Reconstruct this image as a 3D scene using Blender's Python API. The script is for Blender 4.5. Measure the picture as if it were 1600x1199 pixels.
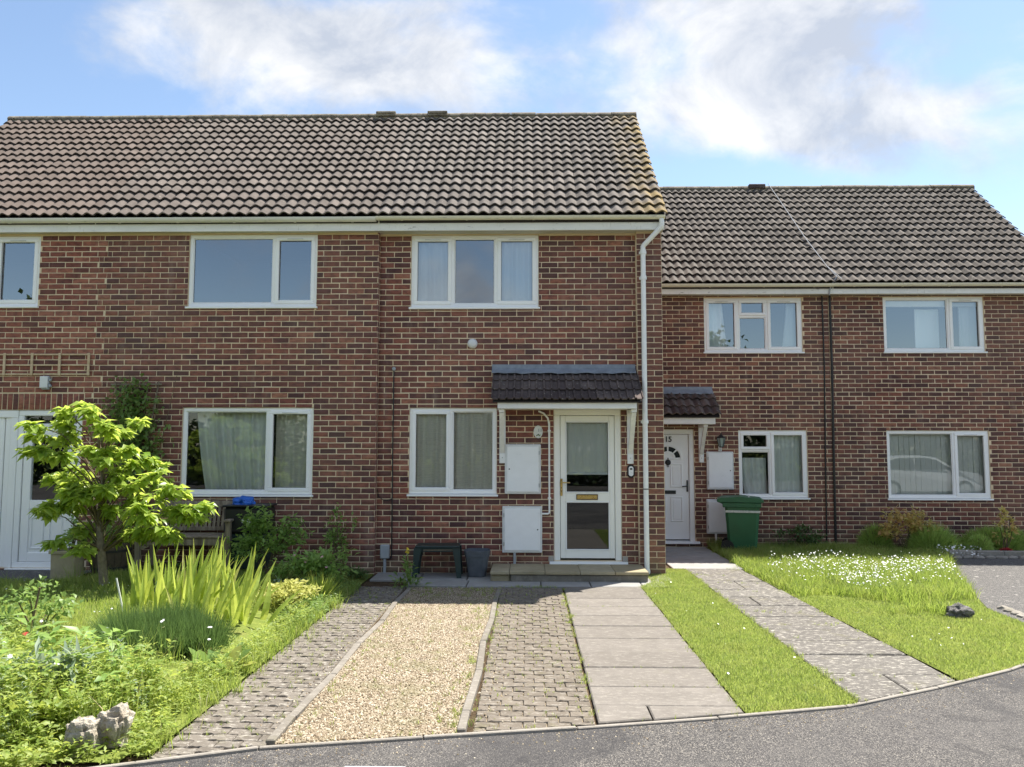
import bpy, bmesh, math, random
import numpy as np
from mathutils import Vector, Matrix, noise as mnoise

for o in list(bpy.data.objects): bpy.data.objects.remove(o)
scene = bpy.context.scene
R = math.radians
rng = np.random.default_rng(11)
rnd = random.Random(5)

# ------------------------------------------------------------------ camera
cam_d = bpy.data.cameras.new('camera')
cam_d.sensor_width = 36.0
cam_d.lens = 28.125
cam_d.clip_start = 0.05
cam_d.clip_end = 2000
cam = bpy.data.objects.new('camera', cam_d)
scene.collection.objects.link(cam)
CAM = Vector((0, -10.81, 1.6466))
cam.matrix_world = (Matrix.Translation(CAM) @ Matrix.Rotation(0.0202, 4, 'Z')
                    @ Matrix.Rotation(math.pi/2 + 0.0816, 4, 'X') @ Matrix.Rotation(0.0014, 4, 'Z'))
scene.camera = cam

# ------------------------------------------------------------------ sky, sun, exposure
SUN = Vector((0.37, 0.377, 1.0)).normalized()
SUN_EL = math.asin(SUN.z)
SUN_AZ = math.atan2(SUN.x, SUN.y)
SKY_STRENGTH = 0.098
SUN_STRENGTH = 2.0
EXPOSURE = 2.47

world = bpy.data.worlds.new('World')
scene.world = world
world.use_nodes = True
nt = world.node_tree
nt.nodes.clear()
def wn(t, **k):
    n = nt.nodes.new(t)
    for a, b in k.items(): setattr(n, a, b)
    return n
wout = wn('ShaderNodeOutputWorld'); wbg = wn('ShaderNodeBackground')
wbg.inputs['Strength'].default_value = SKY_STRENGTH
sky = wn('ShaderNodeTexSky', sky_type='NISHITA', sun_disc=False, sun_elevation=SUN_EL, sun_rotation=SUN_AZ)
sky.air_density = 1.0; sky.dust_density = 0.35; sky.ozone_density = 1.6; sky.altitude = 0
tc = wn('ShaderNodeTexCoord')
def wmath(op, a, b=None, c=None):
    n = wn('ShaderNodeMath', operation=op)
    for i, x in enumerate((a, b, c)):
        if x is None: continue
        if isinstance(x, (int, float)): n.inputs[i].default_value = x
        else: nt.links.new(x, n.inputs[i])
    return n.outputs[0]
sep = wn('ShaderNodeSeparateXYZ'); nt.links.new(tc.outputs['Generated'], sep.inputs[0])
# clouds lie on a high flat layer: direction divided by its height
zz = wmath('ADD', wmath('MAXIMUM', sep.outputs[2], 0.0), 0.22)
cx = wmath('DIVIDE', sep.outputs[0], zz); cy = wmath('DIVIDE', sep.outputs[1], zz)
comb = wn('ShaderNodeCombineXYZ'); nt.links.new(cx, comb.inputs[0]); nt.links.new(cy, comb.inputs[1])
def wnoise(scale, detail, rough, off, dist=0.0):
    m = wn('ShaderNodeMapping'); m.inputs['Location'].default_value = off; m.inputs['Scale'].default_value = (1, 1, 1.45)
    nt.links.new(tc.outputs['Generated'], m.inputs['Vector'])
    n = wn('ShaderNodeTexNoise'); n.inputs['Scale'].default_value = scale
    n.inputs['Detail'].default_value = detail; n.inputs['Roughness'].default_value = rough
    n.inputs['Distortion'].default_value = dist
    nt.links.new(m.outputs[0], n.inputs['Vector']); return n.outputs['Fac']
big = wnoise(3.4, 9, 0.56, (3.1, 7.4, 0), 0.3)
fine = wnoise(11, 8, 0.62, (1.7, 2.2, 0), 0.4)
dens = wmath('ADD', wmath('MULTIPLY', big, 0.8), wmath('MULTIPLY', fine, 0.2))
# two banks of cumulus over the street (a soft heap of cloud each, on the layer's own plane)
def bank(px, py, sx, sy, amt):
    a = wmath('DIVIDE', wmath('SUBTRACT', cx, px), sx); b = wmath('DIVIDE', wmath('SUBTRACT', cy, py), sy)
    r2 = wmath('ADD', wmath('MULTIPLY', a, a), wmath('MULTIPLY', b, b))
    return wmath('MULTIPLY', wmath('POWER', 2.718, wmath('MULTIPLY', r2, -1.0)), amt)
for bk in ((0.50, 1.47, 0.44, 0.15, 0.13), (-0.50, 1.20, 0.26, 0.14, 0.11), (-0.26, 1.33, 0.18, 0.13, 0.11), (-0.95, 1.42, 0.30, 0.30, -0.18), (0.7, 1.80, 0.9, 0.16, -0.17), (-0.5, 1.64, 0.7, 0.17, -0.16), (0.05, 1.24, 0.14, 0.12, -0.09)):
    dens = wmath('ADD', dens, bank(*bk))
ramp = wn('ShaderNodeMapRange', interpolation_type='SMOOTHSTEP')
ramp.inputs['From Min'].default_value = 0.43; ramp.inputs['From Max'].default_value = 0.62
nt.links.new(dens, ramp.inputs['Value'])
shade = wnoise(5.5, 7, 0.6, (5.0, 1.0, 0), 0.3)
ccol = wn('ShaderNodeMix', data_type='RGBA')
ccol.inputs['A'].default_value = (1.16, 1.25, 1.42, 1); ccol.inputs['B'].default_value = (2.06, 2.04, 2.0, 1)
sr = wn('ShaderNodeMapRange'); sr.inputs['From Min'].default_value = 0.40; sr.inputs['From Max'].default_value = 0.62
nt.links.new(shade, sr.inputs['Value']); nt.links.new(sr.outputs[0], ccol.inputs['Factor'])
tint = wn('ShaderNodeMix', data_type='RGBA', blend_type='MULTIPLY'); tint.inputs['Factor'].default_value = 1
tint.inputs['B'].default_value = (0.42, 0.405, 0.385, 1)
nt.links.new(sky.outputs[0], tint.inputs['A'])
mixc = wn('ShaderNodeMix', data_type='RGBA')
nt.links.new(wmath('MULTIPLY', ramp.outputs[0], 0.9), mixc.inputs['Factor'])
nt.links.new(tint.outputs['Result'], mixc.inputs['A']); nt.links.new(ccol.outputs['Result'], mixc.inputs['B'])
nt.links.new(mixc.outputs['Result'], wbg.inputs['Color'])
nt.links.new(wbg.outputs[0], wout.inputs[0])

sd = bpy.data.lights.new('sun', 'SUN'); sd.energy = SUN_STRENGTH; sd.angle = R(0.55); sd.color = (1.0, 0.95, 0.87)
sun = bpy.data.objects.new('sun', sd); scene.collection.objects.link(sun)
sun.rotation_euler = SUN.to_track_quat('Z', 'Y').to_euler()
sun.location = (20, 15, 40)

scene.view_settings.view_transform = 'Standard'
scene.view_settings.look = 'None'
scene.view_settings.gamma = 1.0
scene.view_settings.use_curve_mapping = False
scene.view_settings.exposure = EXPOSURE
scene.render.engine = 'CYCLES'
scene.cycles.use_denoising = True
scene.cycles.max_bounces = 8
scene.cycles.diffuse_bounces = 4
scene.cycles.transparent_max_bounces = 16
scene.cycles.sample_clamp_indirect = 6.0
scene.cycles.caustics_reflective = False
scene.cycles.caustics_refractive = False

# ------------------------------------------------------------------ material helpers
MATS = {}
class NT:
    def __init__(self, name):
        self.m = bpy.data.materials.new(name); self.m.use_nodes = True
        self.t = self.m.node_tree; self.t.nodes.clear()
        self.out = self.n('ShaderNodeOutputMaterial')
        MATS[name] = self.m
        self._pos = None
    def n(self, t, **k):
        n = self.t.nodes.new(t)
        for a, b in k.items(): setattr(n, a, b)
        return n
    def set(self, node, sock, v):
        s = node.inputs[sock]
        if hasattr(v, 'is_linked') or isinstance(v, bpy.types.NodeSocket): self.t.links.new(v, s)
        elif isinstance(v, tuple) and len(v) == 3 and s.type == 'RGBA': s.default_value = (*v, 1)
        else: s.default_value = v
    def pos(self):
        if self._pos is None: self._pos = self.n('ShaderNodeNewGeometry')
        return self._pos.outputs['Position']
    def isl(self):
        self.pos(); return self._pos.outputs['Random Per Island']
    def rand(self):                      # one random number for each piece, single or joined
        oi = self.n('ShaderNodeObjectInfo')
        a = self.math('MULTIPLY_ADD', oi.outputs['Random'], 7.31, self.math('MULTIPLY', self.isl(), 5.77))
        return self.math('FRACT', a)
    def math(self, op, a, b=None, c=None):
        n = self.n('ShaderNodeMath', operation=op)
        for i, x in enumerate((a, b, c)):
            if x is not None: self.set(n, i, x)
        return n.outputs[0]
    def noise(self, scale, detail=3, rough=0.55, vec=None, dist=0.0, stretch=None):
        n = self.n('ShaderNodeTexNoise')
        v = vec if vec is not None else self.pos()
        if stretch:
            m = self.n('ShaderNodeMapping'); self.set(m, 'Vector', v); m.inputs['Scale'].default_value = stretch; v = m.outputs[0]
        self.set(n, 'Vector', v); n.inputs['Scale'].default_value = scale
        n.inputs['Detail'].default_value = detail; n.inputs['Roughness'].default_value = rough; n.inputs['Distortion'].default_value = dist
        return n.outputs['Fac']
    def vor(self, scale, feature='F1', out='Distance', vec=None):
        n = self.n('ShaderNodeTexVoronoi', feature=feature); self.set(n, 'Vector', vec if vec is not None else self.pos())
        n.inputs['Scale'].default_value = scale
        return n.outputs[out]
    def mr(self, v, a, b, c=0.0, d=1.0, smooth=False):
        n = self.n('ShaderNodeMapRange', interpolation_type='SMOOTHSTEP' if smooth else 'LINEAR')
        self.set(n, 'Value', v)
        for s, x in zip(('From Min', 'From Max', 'To Min', 'To Max'), (a, b, c, d)): n.inputs[s].default_value = x
        return n.outputs[0]
    def mix(self, f, a, b, blend='MIX'):
        n = self.n('ShaderNodeMix', data_type='RGBA', blend_type=blend)
        self.set(n, 'Factor', f)
        for s, x in (('A', a), ('B', b)):
            if isinstance(x, tuple): n.inputs[s].default_value = (*x[:3], 1)
            else: self.t.links.new(x, n.inputs[s])
        return n.outputs['Result']
    def ramp(self, f, stops, interp='LINEAR'):
        n = self.n('ShaderNodeValToRGB'); e = n.color_ramp; e.interpolation = interp
        while len(e.elements) < len(stops): e.elements.new(0.5)
        for el, (p, c) in zip(e.elements, stops): el.position = p; el.color = (*c, 1)
        self.set(n, 'Fac', f); return n.outputs['Color']
    def bump(self, h, strength, dist):
        n = self.n('ShaderNodeBump'); self.set(n, 'Height', h)
        n.inputs['Strength'].default_value = strength; n.inputs['Distance'].default_value = dist
        return n.outputs['Normal']
    def bsdf(self, col, rough=0.8, normal=None, spec=0.5, metal=0.0, coat=0.0):
        n = self.n('ShaderNodeBsdfPrincipled')
        self.set(n, 'Base Color', col); self.set(n, 'Roughness', rough); n.inputs['Metallic'].default_value = metal
        n.inputs['Specular IOR Level'].default_value = spec
        if normal is not None: self.set(n, 'Normal', normal)
        return n.outputs[0]
    def done(self, sh):
        self.t.links.new(sh, self.out.inputs['Surface']); return self.m

def leaf_mat(name, c0, c1, trans=0.45, rough=0.45, tcol=None, spec=0.4, under=None):
    a = NT(name)
    r = a.rand()
    col = a.mix(r, c0, c1)
    if name.startswith('grass'):                       # straw and darker patches in a real lawn
        col = a.mix(a.mr(a.noise(2.6, 5, .65), .46, .68, 0, .55), col, (0.44, 0.40, 0.16))
        col = a.mix(a.mr(a.noise(5.5, 4, .6), .52, .68, 0, .6), col, (0.11, 0.19, 0.03))
        col = a.mix(a.mr(a.math('FRACT', a.math('MULTIPLY', r, 17.3)), .86, .9, 0, .8), col, (0.50, 0.43, 0.22))
    col = a.mix(a.mr(a.noise(14, 2), 0.35, 0.7, 0.0, 0.35), col, tuple(x * 0.6 for x in c0))
    p = a.bsdf(col, rough, spec=spec)
    t = a.n('ShaderNodeBsdfTranslucent')
    a.set(t, 'Color', a.mix(0.55, col, tcol or tuple(min(1, x * 2.1) for x in c1)))
    m = a.n('ShaderNodeMixShader'); m.inputs[0].default_value = trans
    a.t.links.new(p, m.inputs[1]); a.t.links.new(t.outputs[0], m.inputs[2])
    return a.done(m.outputs[0])

def plain(name, col, rough=0.5, spec=0.5, metal=0.0, vary=0.08, scale=9.0, bumpd=0.0):
    a = NT(name)
    n = a.noise(scale, 4, 0.6)
    c = a.mix(a.mr(n, 0.3, 0.75), tuple(x * (1 - vary) for x in col), tuple(min(1, x * (1 + vary)) for x in col))
    nm = a.bump(a.noise(scale * 14, 3), 0.35, bumpd) if bumpd else None
    return a.done(a.bsdf(c, a.mr(n, 0.3, 0.7, max(0.05, rough - 0.08), rough + 0.1), nm, spec, metal))

def brick_mat(name, stops):
    a = NT(name)
    r = a.rand()
    base = a.ramp(r, stops)
    pn = a.noise(11, 3, 0.6, stretch=(1, 1, 2.2))
    base = a.mix(a.mr(pn, 0.42, 0.68, 0, 0.62), base, (0.06, 0.03, 0.032))           # kiln-burnt patches
    wn_ = a.noise(5.1, 2, 0.5)
    base = a.mix(a.mr(wn_, 0.55, 0.75, 0, 0.45), base, (0.30, 0.125, 0.085))
    sp = a.noise(150, 2, 0.7)
    base = a.mix(a.mr(sp, 0.66, 0.78, 0, 0.55), base, (0.42, 0.33, 0.26))              # lime specks
    sh_ = a.n('ShaderNodeSeparateXYZ'); a.set(sh_, 0, a.pos())
    al = a.math('MULTIPLY', a.mr(sh_.outputs[2], .05, .34, 1, 0), a.mr(a.noise(5, 4, .65), .4, .62))
    base = a.mix(a.math('MULTIPLY', al, .55), base, (0.21, 0.19, 0.11))                    # algae on the lowest courses
    ef = a.noise(1.7, 5, .65, stretch=(2.6, 1, .45))
    base = a.mix(a.mr(ef, .57, .75, 0, .30), base, (0.42, 0.33, 0.27))                    # pale salt streaks
    st = a.noise(0.7, 4, 0.6)
    base = a.mix(a.mr(st, 0.35, 0.7, 0.0, 0.22), base, (0.34, 0.235, 0.175))             # faded weathering
    return a.done(a.bsdf(base, 0.88, a.bump(a.noise(70, 5, 0.65), 0.55, 0.006), 0.25))
BR = [(0.0, (0.09, 0.042, 0.042)), (0.25, (0.145, 0.060, 0.053)), (0.5, (0.20, 0.076, 0.059)), (0.8, (0.255, 0.091, 0.066)),
      (0.94, (0.31, 0.110, 0.074)), (1.0, (0.42, 0.18, 0.115))]
brick_mat('brick_main', BR)
brick_mat('brick_second', [(p, (c[0] * 0.97, c[1] * 1.0, c[2] * 1.02)) for p, c in BR])
brick_mat('brick_red', [(0.0, (0.13, 0.055, 0.048)), (0.3, (0.25, 0.085, 0.062)), (0.7, (0.33, 0.115, 0.078)), (1.0, (0.43, 0.18, 0.12))])
brick_mat('brick_brown', [(p, (c[0] * 0.86, c[1] * 0.96, c[2] * 0.95)) for p, c in BR])

a = NT('mortar')
mc = a.mix(a.mr(a.noise(3.0, 5, 0.6), 0.3, 0.7), (0.70, 0.55, 0.36), (0.82, 0.67, 0.47))
mc = a.mix(a.mr(a.noise(0.6, 3), 0.45, 0.75, 0, 0.35), mc, (0.56, 0.47, 0.35))
a.done(a.bsdf(mc, 0.95, a.bump(a.noise(160, 3), 0.5, 0.004), 0.15))
a = NT('side_brick')
b = a.n('ShaderNodeTexBrick'); sp_ = a.n('ShaderNodeSeparateXYZ'); a.set(sp_, 0, a.pos())
cb = a.n('ShaderNodeCombineXYZ'); a.set(cb, 0, a.math('ADD', sp_.outputs[1], sp_.outputs[0])); a.set(cb, 1, sp_.outputs[2])
a.set(b, 'Vector', cb.outputs[0]); b.inputs['Scale'].default_value = 1.0
for s, v in (('Brick Width', 0.225), ('Row Height', 0.075), ('Mortar Size', 0.005), ('Bias', -0.2)): b.inputs[s].default_value = v
a.set(b, 'Color1', (0.16, 0.07, 0.06)); a.set(b, 'Color2', (0.36, 0.14, 0.095)); a.set(b, 'Mortar', (0.62, 0.5, 0.34))
a.done(a.bsdf(b.outputs['Color'], 0.9))

def tile_mat(name, c0, c1, lichen=0.5, verge=None):
    a = NT(name)
    r = a.rand()
    col = a.mix(r, c0, c1)
    n1 = a.noise(3.5, 5, 0.65)
    col = a.mix(a.mr(n1, 0.4, 0.66, 0, 0.7), col, tuple(x * 0.62 for x in c0))
    n2 = a.noise(24, 5, 0.7)
    col = a.mix(a.mr(n2, 0.60, 0.72, 0, lichen), col, (0.50, 0.47, 0.38))              # pale lichen
    n3 = a.noise(55, 3, 0.6, dist=0.5)
    col = a.mix(a.mr(n3, 0.66, 0.74, 0, lichen * 0.8), col, (0.025, 0.023, 0.022))     # black moss
    if verge:
        s = a.n('ShaderNodeSeparateXYZ'); a.set(s, 0, a.pos())
        d = a.mr(s.outputs[0], verge - 0.6, verge, 0, 1)
        d = a.math('MULTIPLY', d, a.mr(a.noise(4.0, 5, 0.7), 0.38, 0.66))
        col = a.mix(a.math('MULTIPLY', d, 0.85), col, (0.34, 0.23, 0.055))             # ochre lichen at the verge
    return a.done(a.bsdf(col, 0.9, a.bump(a.noise(120, 4), 0.5, 0.004), 0.2))
tile_mat('tile_main', (0.1250, 0.1084, 0.0941), (0.1881, 0.1655, 0.1479), 0.35, 1.86)
tile_mat('tile_second', (0.1287, 0.1084, 0.0933), (0.1846, 0.1559, 0.1366), 0.40)
tile_mat('tile_left', (0.1324, 0.1045, 0.0877), (0.1637, 0.1309, 0.1122), 0.12)
tile_mat('tile_right', (0.0955, 0.0828, 0.0717), (0.1637, 0.1434, 0.1251), 0.60)
tile_mat('tile_canopy', (0.088, 0.066, 0.062), (0.175, 0.138, 0.122), 0.65)
a = NT('ridge_tile')
rc = a.mix(a.mr(a.noise(9, 4, .65), 0.35, 0.65), (0.17, 0.145, 0.115), (0.33, 0.29, 0.22))
rc = a.mix(a.mr(a.noise(20, 3), 0.58, 0.7, 0, .8), rc, (0.05, 0.045, 0.035))
a.done(a.bsdf(rc, 0.95, a.bump(a.noise(60, 4), .6, .008), .15))
plain('roof_felt', (0.035, 0.03, 0.03), 0.95)
a = NT('upvc')
a.done(a.bsdf(a.mix(a.mr(a.noise(2.5, 4), .4, .75, 0, .5), (0.93, 0.925, 0.91), (0.88, 0.875, 0.85)), 0.32, None, 0.5))
a = NT('upvc_cream')
a.done(a.bsdf(a.mix(a.mr(a.noise(2.5, 4), .4, .75, 0, .5), (0.91, 0.895, 0.83), (0.87, 0.85, 0.77)), 0.35, None, 0.5))
def board_mat(name, col, peel):
    a = NT(name)
    c = a.mix(a.mr(a.noise(4, 5, .6, stretch=(.5, 1, 2)), .35, .7), col, tuple(x * .86 for x in col))
    n = a.noise(16, 5, .65, stretch=(.35, 1, 1.6))
    c = a.mix(a.mr(n, .62, .66, 0, peel), c, (0.30, 0.28, 0.25))
    c = a.mix(a.mr(a.noise(40, 3, stretch=(1, 1, .25)), .6, .75, 0, .3), c, (0.42, 0.38, 0.31))
    return a.done(a.bsdf(c, .55, a.bump(n, .3, .004), .4))
board_mat('fascia_paint', (0.88, 0.87, 0.82), 0.75)
board_mat('fascia_clean', (0.89, 0.88, 0.85), 0.12)
board_mat('gutter_white', (0.84, 0.82, 0.74), 0.25)
board_mat('gutter_cream', (0.82, 0.77, 0.60), 0.4)
board_mat('soffit_board', (0.62, 0.60, 0.53), 0.1)
plain('white_metal', (0.88, 0.885, 0.89), 0.35, vary=.03)
plain('white_trim', (0.72, 0.72, 0.71), 0.45, vary=.1)
plain('pipe_white', (0.89, 0.885, 0.86), 0.4, vary=.06)
plain('black_plastic', (0.012, 0.012, 0.013), 0.45)
plain('lead_sheet', (0.22, 0.25, 0.29), 0.5, metal=.0, vary=.3, scale=7)
plain('brass', (0.62, 0.44, 0.16), 0.28, metal=1.0, vary=.1)
plain('brass_dark', (0.16, 0.10, 0.03), 0.4, metal=.6)
plain('grey_box', (0.36, 0.38, 0.40), 0.55)
plain('steel_hinge', (0.45, 0.46, 0.48), .35, metal=.8)
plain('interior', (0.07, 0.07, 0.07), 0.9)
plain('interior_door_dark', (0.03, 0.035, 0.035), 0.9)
plain('concrete_sill', (0.40, 0.37, 0.32), .9, bumpd=.004)

for gname, gk, gb in (('glass', 1.0, .035), ('glass_upper_reflect', 2.2, .17)):
  a = NT(gname)
  lw = a.n('ShaderNodeFresnel'); lw.inputs['IOR'].default_value = 1.5
  g = a.n('ShaderNodeBsdfGlossy'); g.inputs['Roughness'].default_value = 0.0; a.set(g, 'Color', (0.93, 0.97, 1.0))
  t = a.n('ShaderNodeBsdfTransparent'); a.set(t, 'Color', (0.95, 0.98, 0.96))
  ms = a.n('ShaderNodeMixShader'); a.set(ms, 0, a.math('ADD', a.math('MULTIPLY', lw.outputs[0], gk), gb))   # double-glazed units; upper-window copy has reflection raised to brighten the mirrored sky
  a.t.links.new(t.outputs[0], ms.inputs[1]); a.t.links.new(g.outputs[0], ms.inputs[2])
  a.done(ms.outputs[0])
def cloth(name, col, clear=0.0, weave=0.0):
    a = NT(name)
    c = col
    if weave:
        c = a.mix(a.mr(a.noise(30, 2, stretch=(.12, 1, 6)), .45, .65, 0, weave), col, tuple(x * .6 for x in col))
    d = a.n('ShaderNodeBsdfDiffuse'); a.set(d, 'Color', c)
    t = a.n('ShaderNodeBsdfTranslucent'); a.set(t, 'Color', c)
    m = a.n('ShaderNodeMixShader'); m.inputs[0].default_value = .10
    a.t.links.new(d.outputs[0], m.inputs[1]); a.t.links.new(t.outputs[0], m.inputs[2])
    if clear:
        tr = a.n('ShaderNodeBsdfTransparent'); m2 = a.n('ShaderNodeMixShader'); m2.inputs[0].default_value = clear
        a.t.links.new(m.outputs[0], m2.inputs[1]); a.t.links.new(tr.outputs[0], m2.inputs[2]); m = m2
    return a.done(m.outputs[0])
cloth('curtain_blue', (0.90, 0.95, 0.96))
cloth('curtain_net', (0.96, 0.965, 0.94), 0.0)
cloth('curtain_linen', (0.90, 0.86, 0.76), 0.0, .4)
cloth('blind_sage', (0.90, 0.92, 0.84))
cloth('blind_cream', (0.94, 0.93, 0.86))

# ground surfaces
a = NT('asphalt')
v = a.vor(190, out='Color')
sv = a.n('ShaderNodeSeparateColor'); a.set(sv, 0, v)
ag = a.ramp(sv.outputs[0], [(0, (0.0255, 0.0238, 0.0247)), (.5, (0.0808, 0.0765, 0.0731)), (.85, (0.1615, 0.1496, 0.1377)), (1, (0.3570, 0.3230, 0.2720))])
ag = a.mix(a.mr(a.noise(1.1, 4), .4, .7, 0, .5), ag, (0.1148, 0.1071, 0.1020))
ag = a.mix(a.mr(a.noise(7, 5, .7), .55, .75, 0, .5), ag, (0.1700, 0.1573, 0.1403))
ag = a.mix(a.mr(a.noise(2.2, 6, .7, dist=1.2), .585, .60, 0, .45), ag, (0.0467, 0.0442, 0.0442))
ag = a.mix(a.mr(a.noise(.55, 3, .5, dist=.6), .55, .58, 0, .5), ag, (0.0467, 0.0450, 0.0467))
a.done(a.bsdf(ag, .9, a.bump(a.vor(190), .8, .006), .3))
a = NT('tarmac_grey')
v = a.vor(150, out='Color'); sv = a.n('ShaderNodeSeparateColor'); a.set(sv, 0, v)
ag = a.ramp(sv.outputs[0], [(0, (0.065, 0.063, 0.063)), (.6, (0.105, 0.10, 0.097)), (1, (0.24, 0.225, 0.20))])
ag = a.mix(a.mr(a.noise(9, 4), .62, .7, 0, .7), ag, (0.42, 0.40, 0.36))
a.done(a.bsdf(ag, .92, a.bump(a.vor(150), .6, .005), .2))
a = NT('soil')
sc_ = a.mix(a.mr(a.noise(9, 5, .65), .3, .7), (0.045, 0.032, 0.020), (0.12, 0.085, 0.052))
a.done(a.bsdf(sc_, .98, a.bump(a.noise(40, 5, .7), .9, .02), .1))
a = NT('turf')
tf = a.mix(a.mr(a.noise(16, 5, .65), .3, .7), (0.11, 0.15, 0.03), (0.20, 0.23, 0.055))
tf = a.mix(a.mr(a.noise(3, 3), .55, .75, 0, .5), tf, (0.24, 0.20, 0.09))
a.done(a.bsdf(tf, .98, a.bump(a.noise(60, 4), .8, .015), .1))
a = NT('gravel_bed')
v = a.vor(75, out='Color'); sv = a.n('ShaderNodeSeparateColor'); a.set(sv, 0, v)
gc = a.ramp(sv.outputs[0], [(0, (0.20, 0.15, 0.09)), (.5, (0.38, 0.30, 0.19)), (1, (0.58, 0.50, 0.36))])
a.done(a.bsdf(gc, .9, a.bump(a.vor(75), 1, .01), .2))
a = NT('gravel_stone')
gc = a.ramp(a.rand(), [(0, (0.0626, 0.0430, 0.0235)), (.2, (0.1486, 0.1056, 0.0626)), (.5, (0.2502, 0.1955, 0.1291)), (.8, (0.3363, 0.2815, 0.1994)), (1, (0.4848, 0.4379, 0.3441))])
gc = a.mix(a.mr(a.noise(3.2, 5, .65), .50, .68, 0, .5), gc, (0.15, 0.145, 0.06))
a.done(a.bsdf(gc, .75, None, .3))
def paver(name, c0, c1, lich, moss):
    a = NT(name)
    c = a.mix(a.rand(), c0, c1)
    c = a.mix(a.mr(a.noise(5, 5, .65), .35, .7, 0, .6), c, tuple(x * .72 for x in c0))
    n = a.noise(15, 6, .78, stretch=(1, 2.0, 1))
    c = a.mix(a.mr(n, .52, .62, 0, lich), c, (0.42, 0.39, 0.335))
    m = a.noise(4.5, 5, .7)
    c = a.mix(a.mr(m, .56, .7, 0, moss), c, (0.15, 0.14, 0.055))
    return a.done(a.bsdf(c, .92, a.bump(a.noise(90, 5, .7), .6, .005), .2))
paver('paving_block', (0.1509, 0.1268, 0.0995), (0.1999, 0.1705, 0.1373), .45, .4)
paver('paving_block_lichen', (0.1471, 0.1268, 0.1041), (0.1886, 0.1660, 0.1388), .75, .4)
paver('concrete_slab', (0.1773, 0.1584, 0.1373), (0.2150, 0.1938, 0.1697), .3, .15)
paver('lichen_slab', (0.1320, 0.1207, 0.1071), (0.1622, 0.1509, 0.1343), .9, .45)
paver('patio_slab', (0.30, 0.29, 0.275), (0.36, 0.35, 0.33), .25, .15)
paver('step_slab', (0.36, 0.30, 0.19), (0.44, 0.38, 0.26), .1, .3)
paver('step_base', (0.17, 0.15, 0.12), (0.24, 0.215, 0.18), .25, .4)
paver('kerb_stone', (0.2867, 0.2603, 0.2225), (0.3395, 0.3093, 0.2678), .35, .3)
paver('edging_stone', (0.1968, 0.1763, 0.1476), (0.2542, 0.2296, 0.1968), .4, .3)
a = NT('limestone')
lc = a.mix(a.mr(a.noise(7, 6, .7), .35, .65), (0.28, 0.235, 0.17), (0.60, 0.55, 0.45))
a.done(a.bsdf(lc, .9, a.bump(a.noise(24, 6, .7), .9, .03), .2))
a = NT('dark_rock')
lc = a.mix(a.mr(a.noise(9, 6, .7), .35, .65), (0.06, 0.058, 0.056), (0.26, 0.245, 0.23))
a.done(a.bsdf(lc, .85, a.bump(a.noise(24, 6, .7), .9, .03), .3))
a = NT('old_wood')
wc = a.mix(a.mr(a.noise(22, 4, .6, stretch=(1, 1, .12)), .35, .65), (0.16, 0.125, 0.09), (0.34, 0.285, 0.22))
a.done(a.bsdf(wc, .85, a.bump(a.noise(60, 3, stretch=(1, 1, .1)), .5, .004), .2))
a = NT('trellis_wood')
wc = a.mix(a.mr(a.noise(22, 4, .6), .35, .65), (0.52, 0.38, 0.23), (0.66, 0.51, 0.34))
a.done(a.bsdf(wc, .8))
plain('bark', (0.22, 0.18, 0.13), .95, vary=.35, scale=22, bumpd=.02)
plain('twig', (0.13, 0.10, 0.055), .9, vary=.2)
plain('green_plastic', (0.014, 0.032, 0.030), .42)
plain('bin_green', (0.026, 0.12, 0.05), .45, vary=.12, scale=5)
plain('bin_stripe', (0.55, 0.58, 0.53), .6, vary=.25, scale=30)
plain('pot_grey', (0.085, 0.095, 0.11), .65, vary=.25, scale=14)
plain('pot_stone', (0.40, 0.34, 0.23), .9, vary=.15, bumpd=.006)
plain('barrel_wood', (0.10, 0.075, 0.05), .85, vary=.3, scale=20)
plain('barrel_hoop', (0.03, 0.028, 0.026), .6)
plain('blue_bag', (0.02, 0.13, 0.55), .4, vary=.2, scale=20)
plain('petal_white', (0.80, 0.80, 0.77), .7)
plain('petal_yellow', (0.72, 0.55, 0.03), .6)
plain('petal_red', (0.42, 0.025, 0.03), .6)
plain('petal_pink', (0.62, 0.36, 0.36), .6)
plain('car_white', (0.78, 0.79, 0.80), .25)
plain('car_glass', (0.02, 0.025, 0.03), .08)
plain('plaque', (0.72, 0.72, 0.68), .4)
plain('lantern_glass', (0.30, 0.36, 0.36), .15)

leaf_mat('leaf_tree', (0.21, 0.34, 0.055), (0.42, 0.52, 0.12), .55, .33, (0.80, 0.93, 0.16))
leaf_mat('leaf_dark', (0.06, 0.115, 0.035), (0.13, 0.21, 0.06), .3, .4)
leaf_mat('leaf_mid', (0.13, 0.22, 0.055), (0.24, 0.34, 0.09), .4, .45)
leaf_mat('leaf_weed', (0.21, 0.31, 0.06), (0.40, 0.47, 0.13), .5, .5, (0.75, 0.82, 0.16))
leaf_mat('leaf_grey', (0.20, 0.28, 0.19), (0.32, 0.38, 0.27), .35, .6)
leaf_mat('leaf_sword', (0.26, 0.38, 0.06), (0.45, 0.54, 0.13), .56, .36, (0.90, 0.96, 0.18))
leaf_mat('leaf_lavender', (0.06, 0.115, 0.03), (0.15, 0.24, 0.065), .3, .6)
leaf_mat('leaf_bush', (0.20, 0.35, 0.07), (0.44, 0.60, 0.15), .35, .55)
leaf_mat('leaf_yellow', (0.34, 0.37, 0.08), (0.50, 0.48, 0.16), .4, .5)
leaf_mat('leaf_far', (0.03, 0.055, 0.018), (0.06, 0.10, 0.03), .25, .6)
leaf_mat('leaf_shrub', (0.15, 0.26, 0.06), (0.32, 0.45, 0.12), .4, .42)
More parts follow.
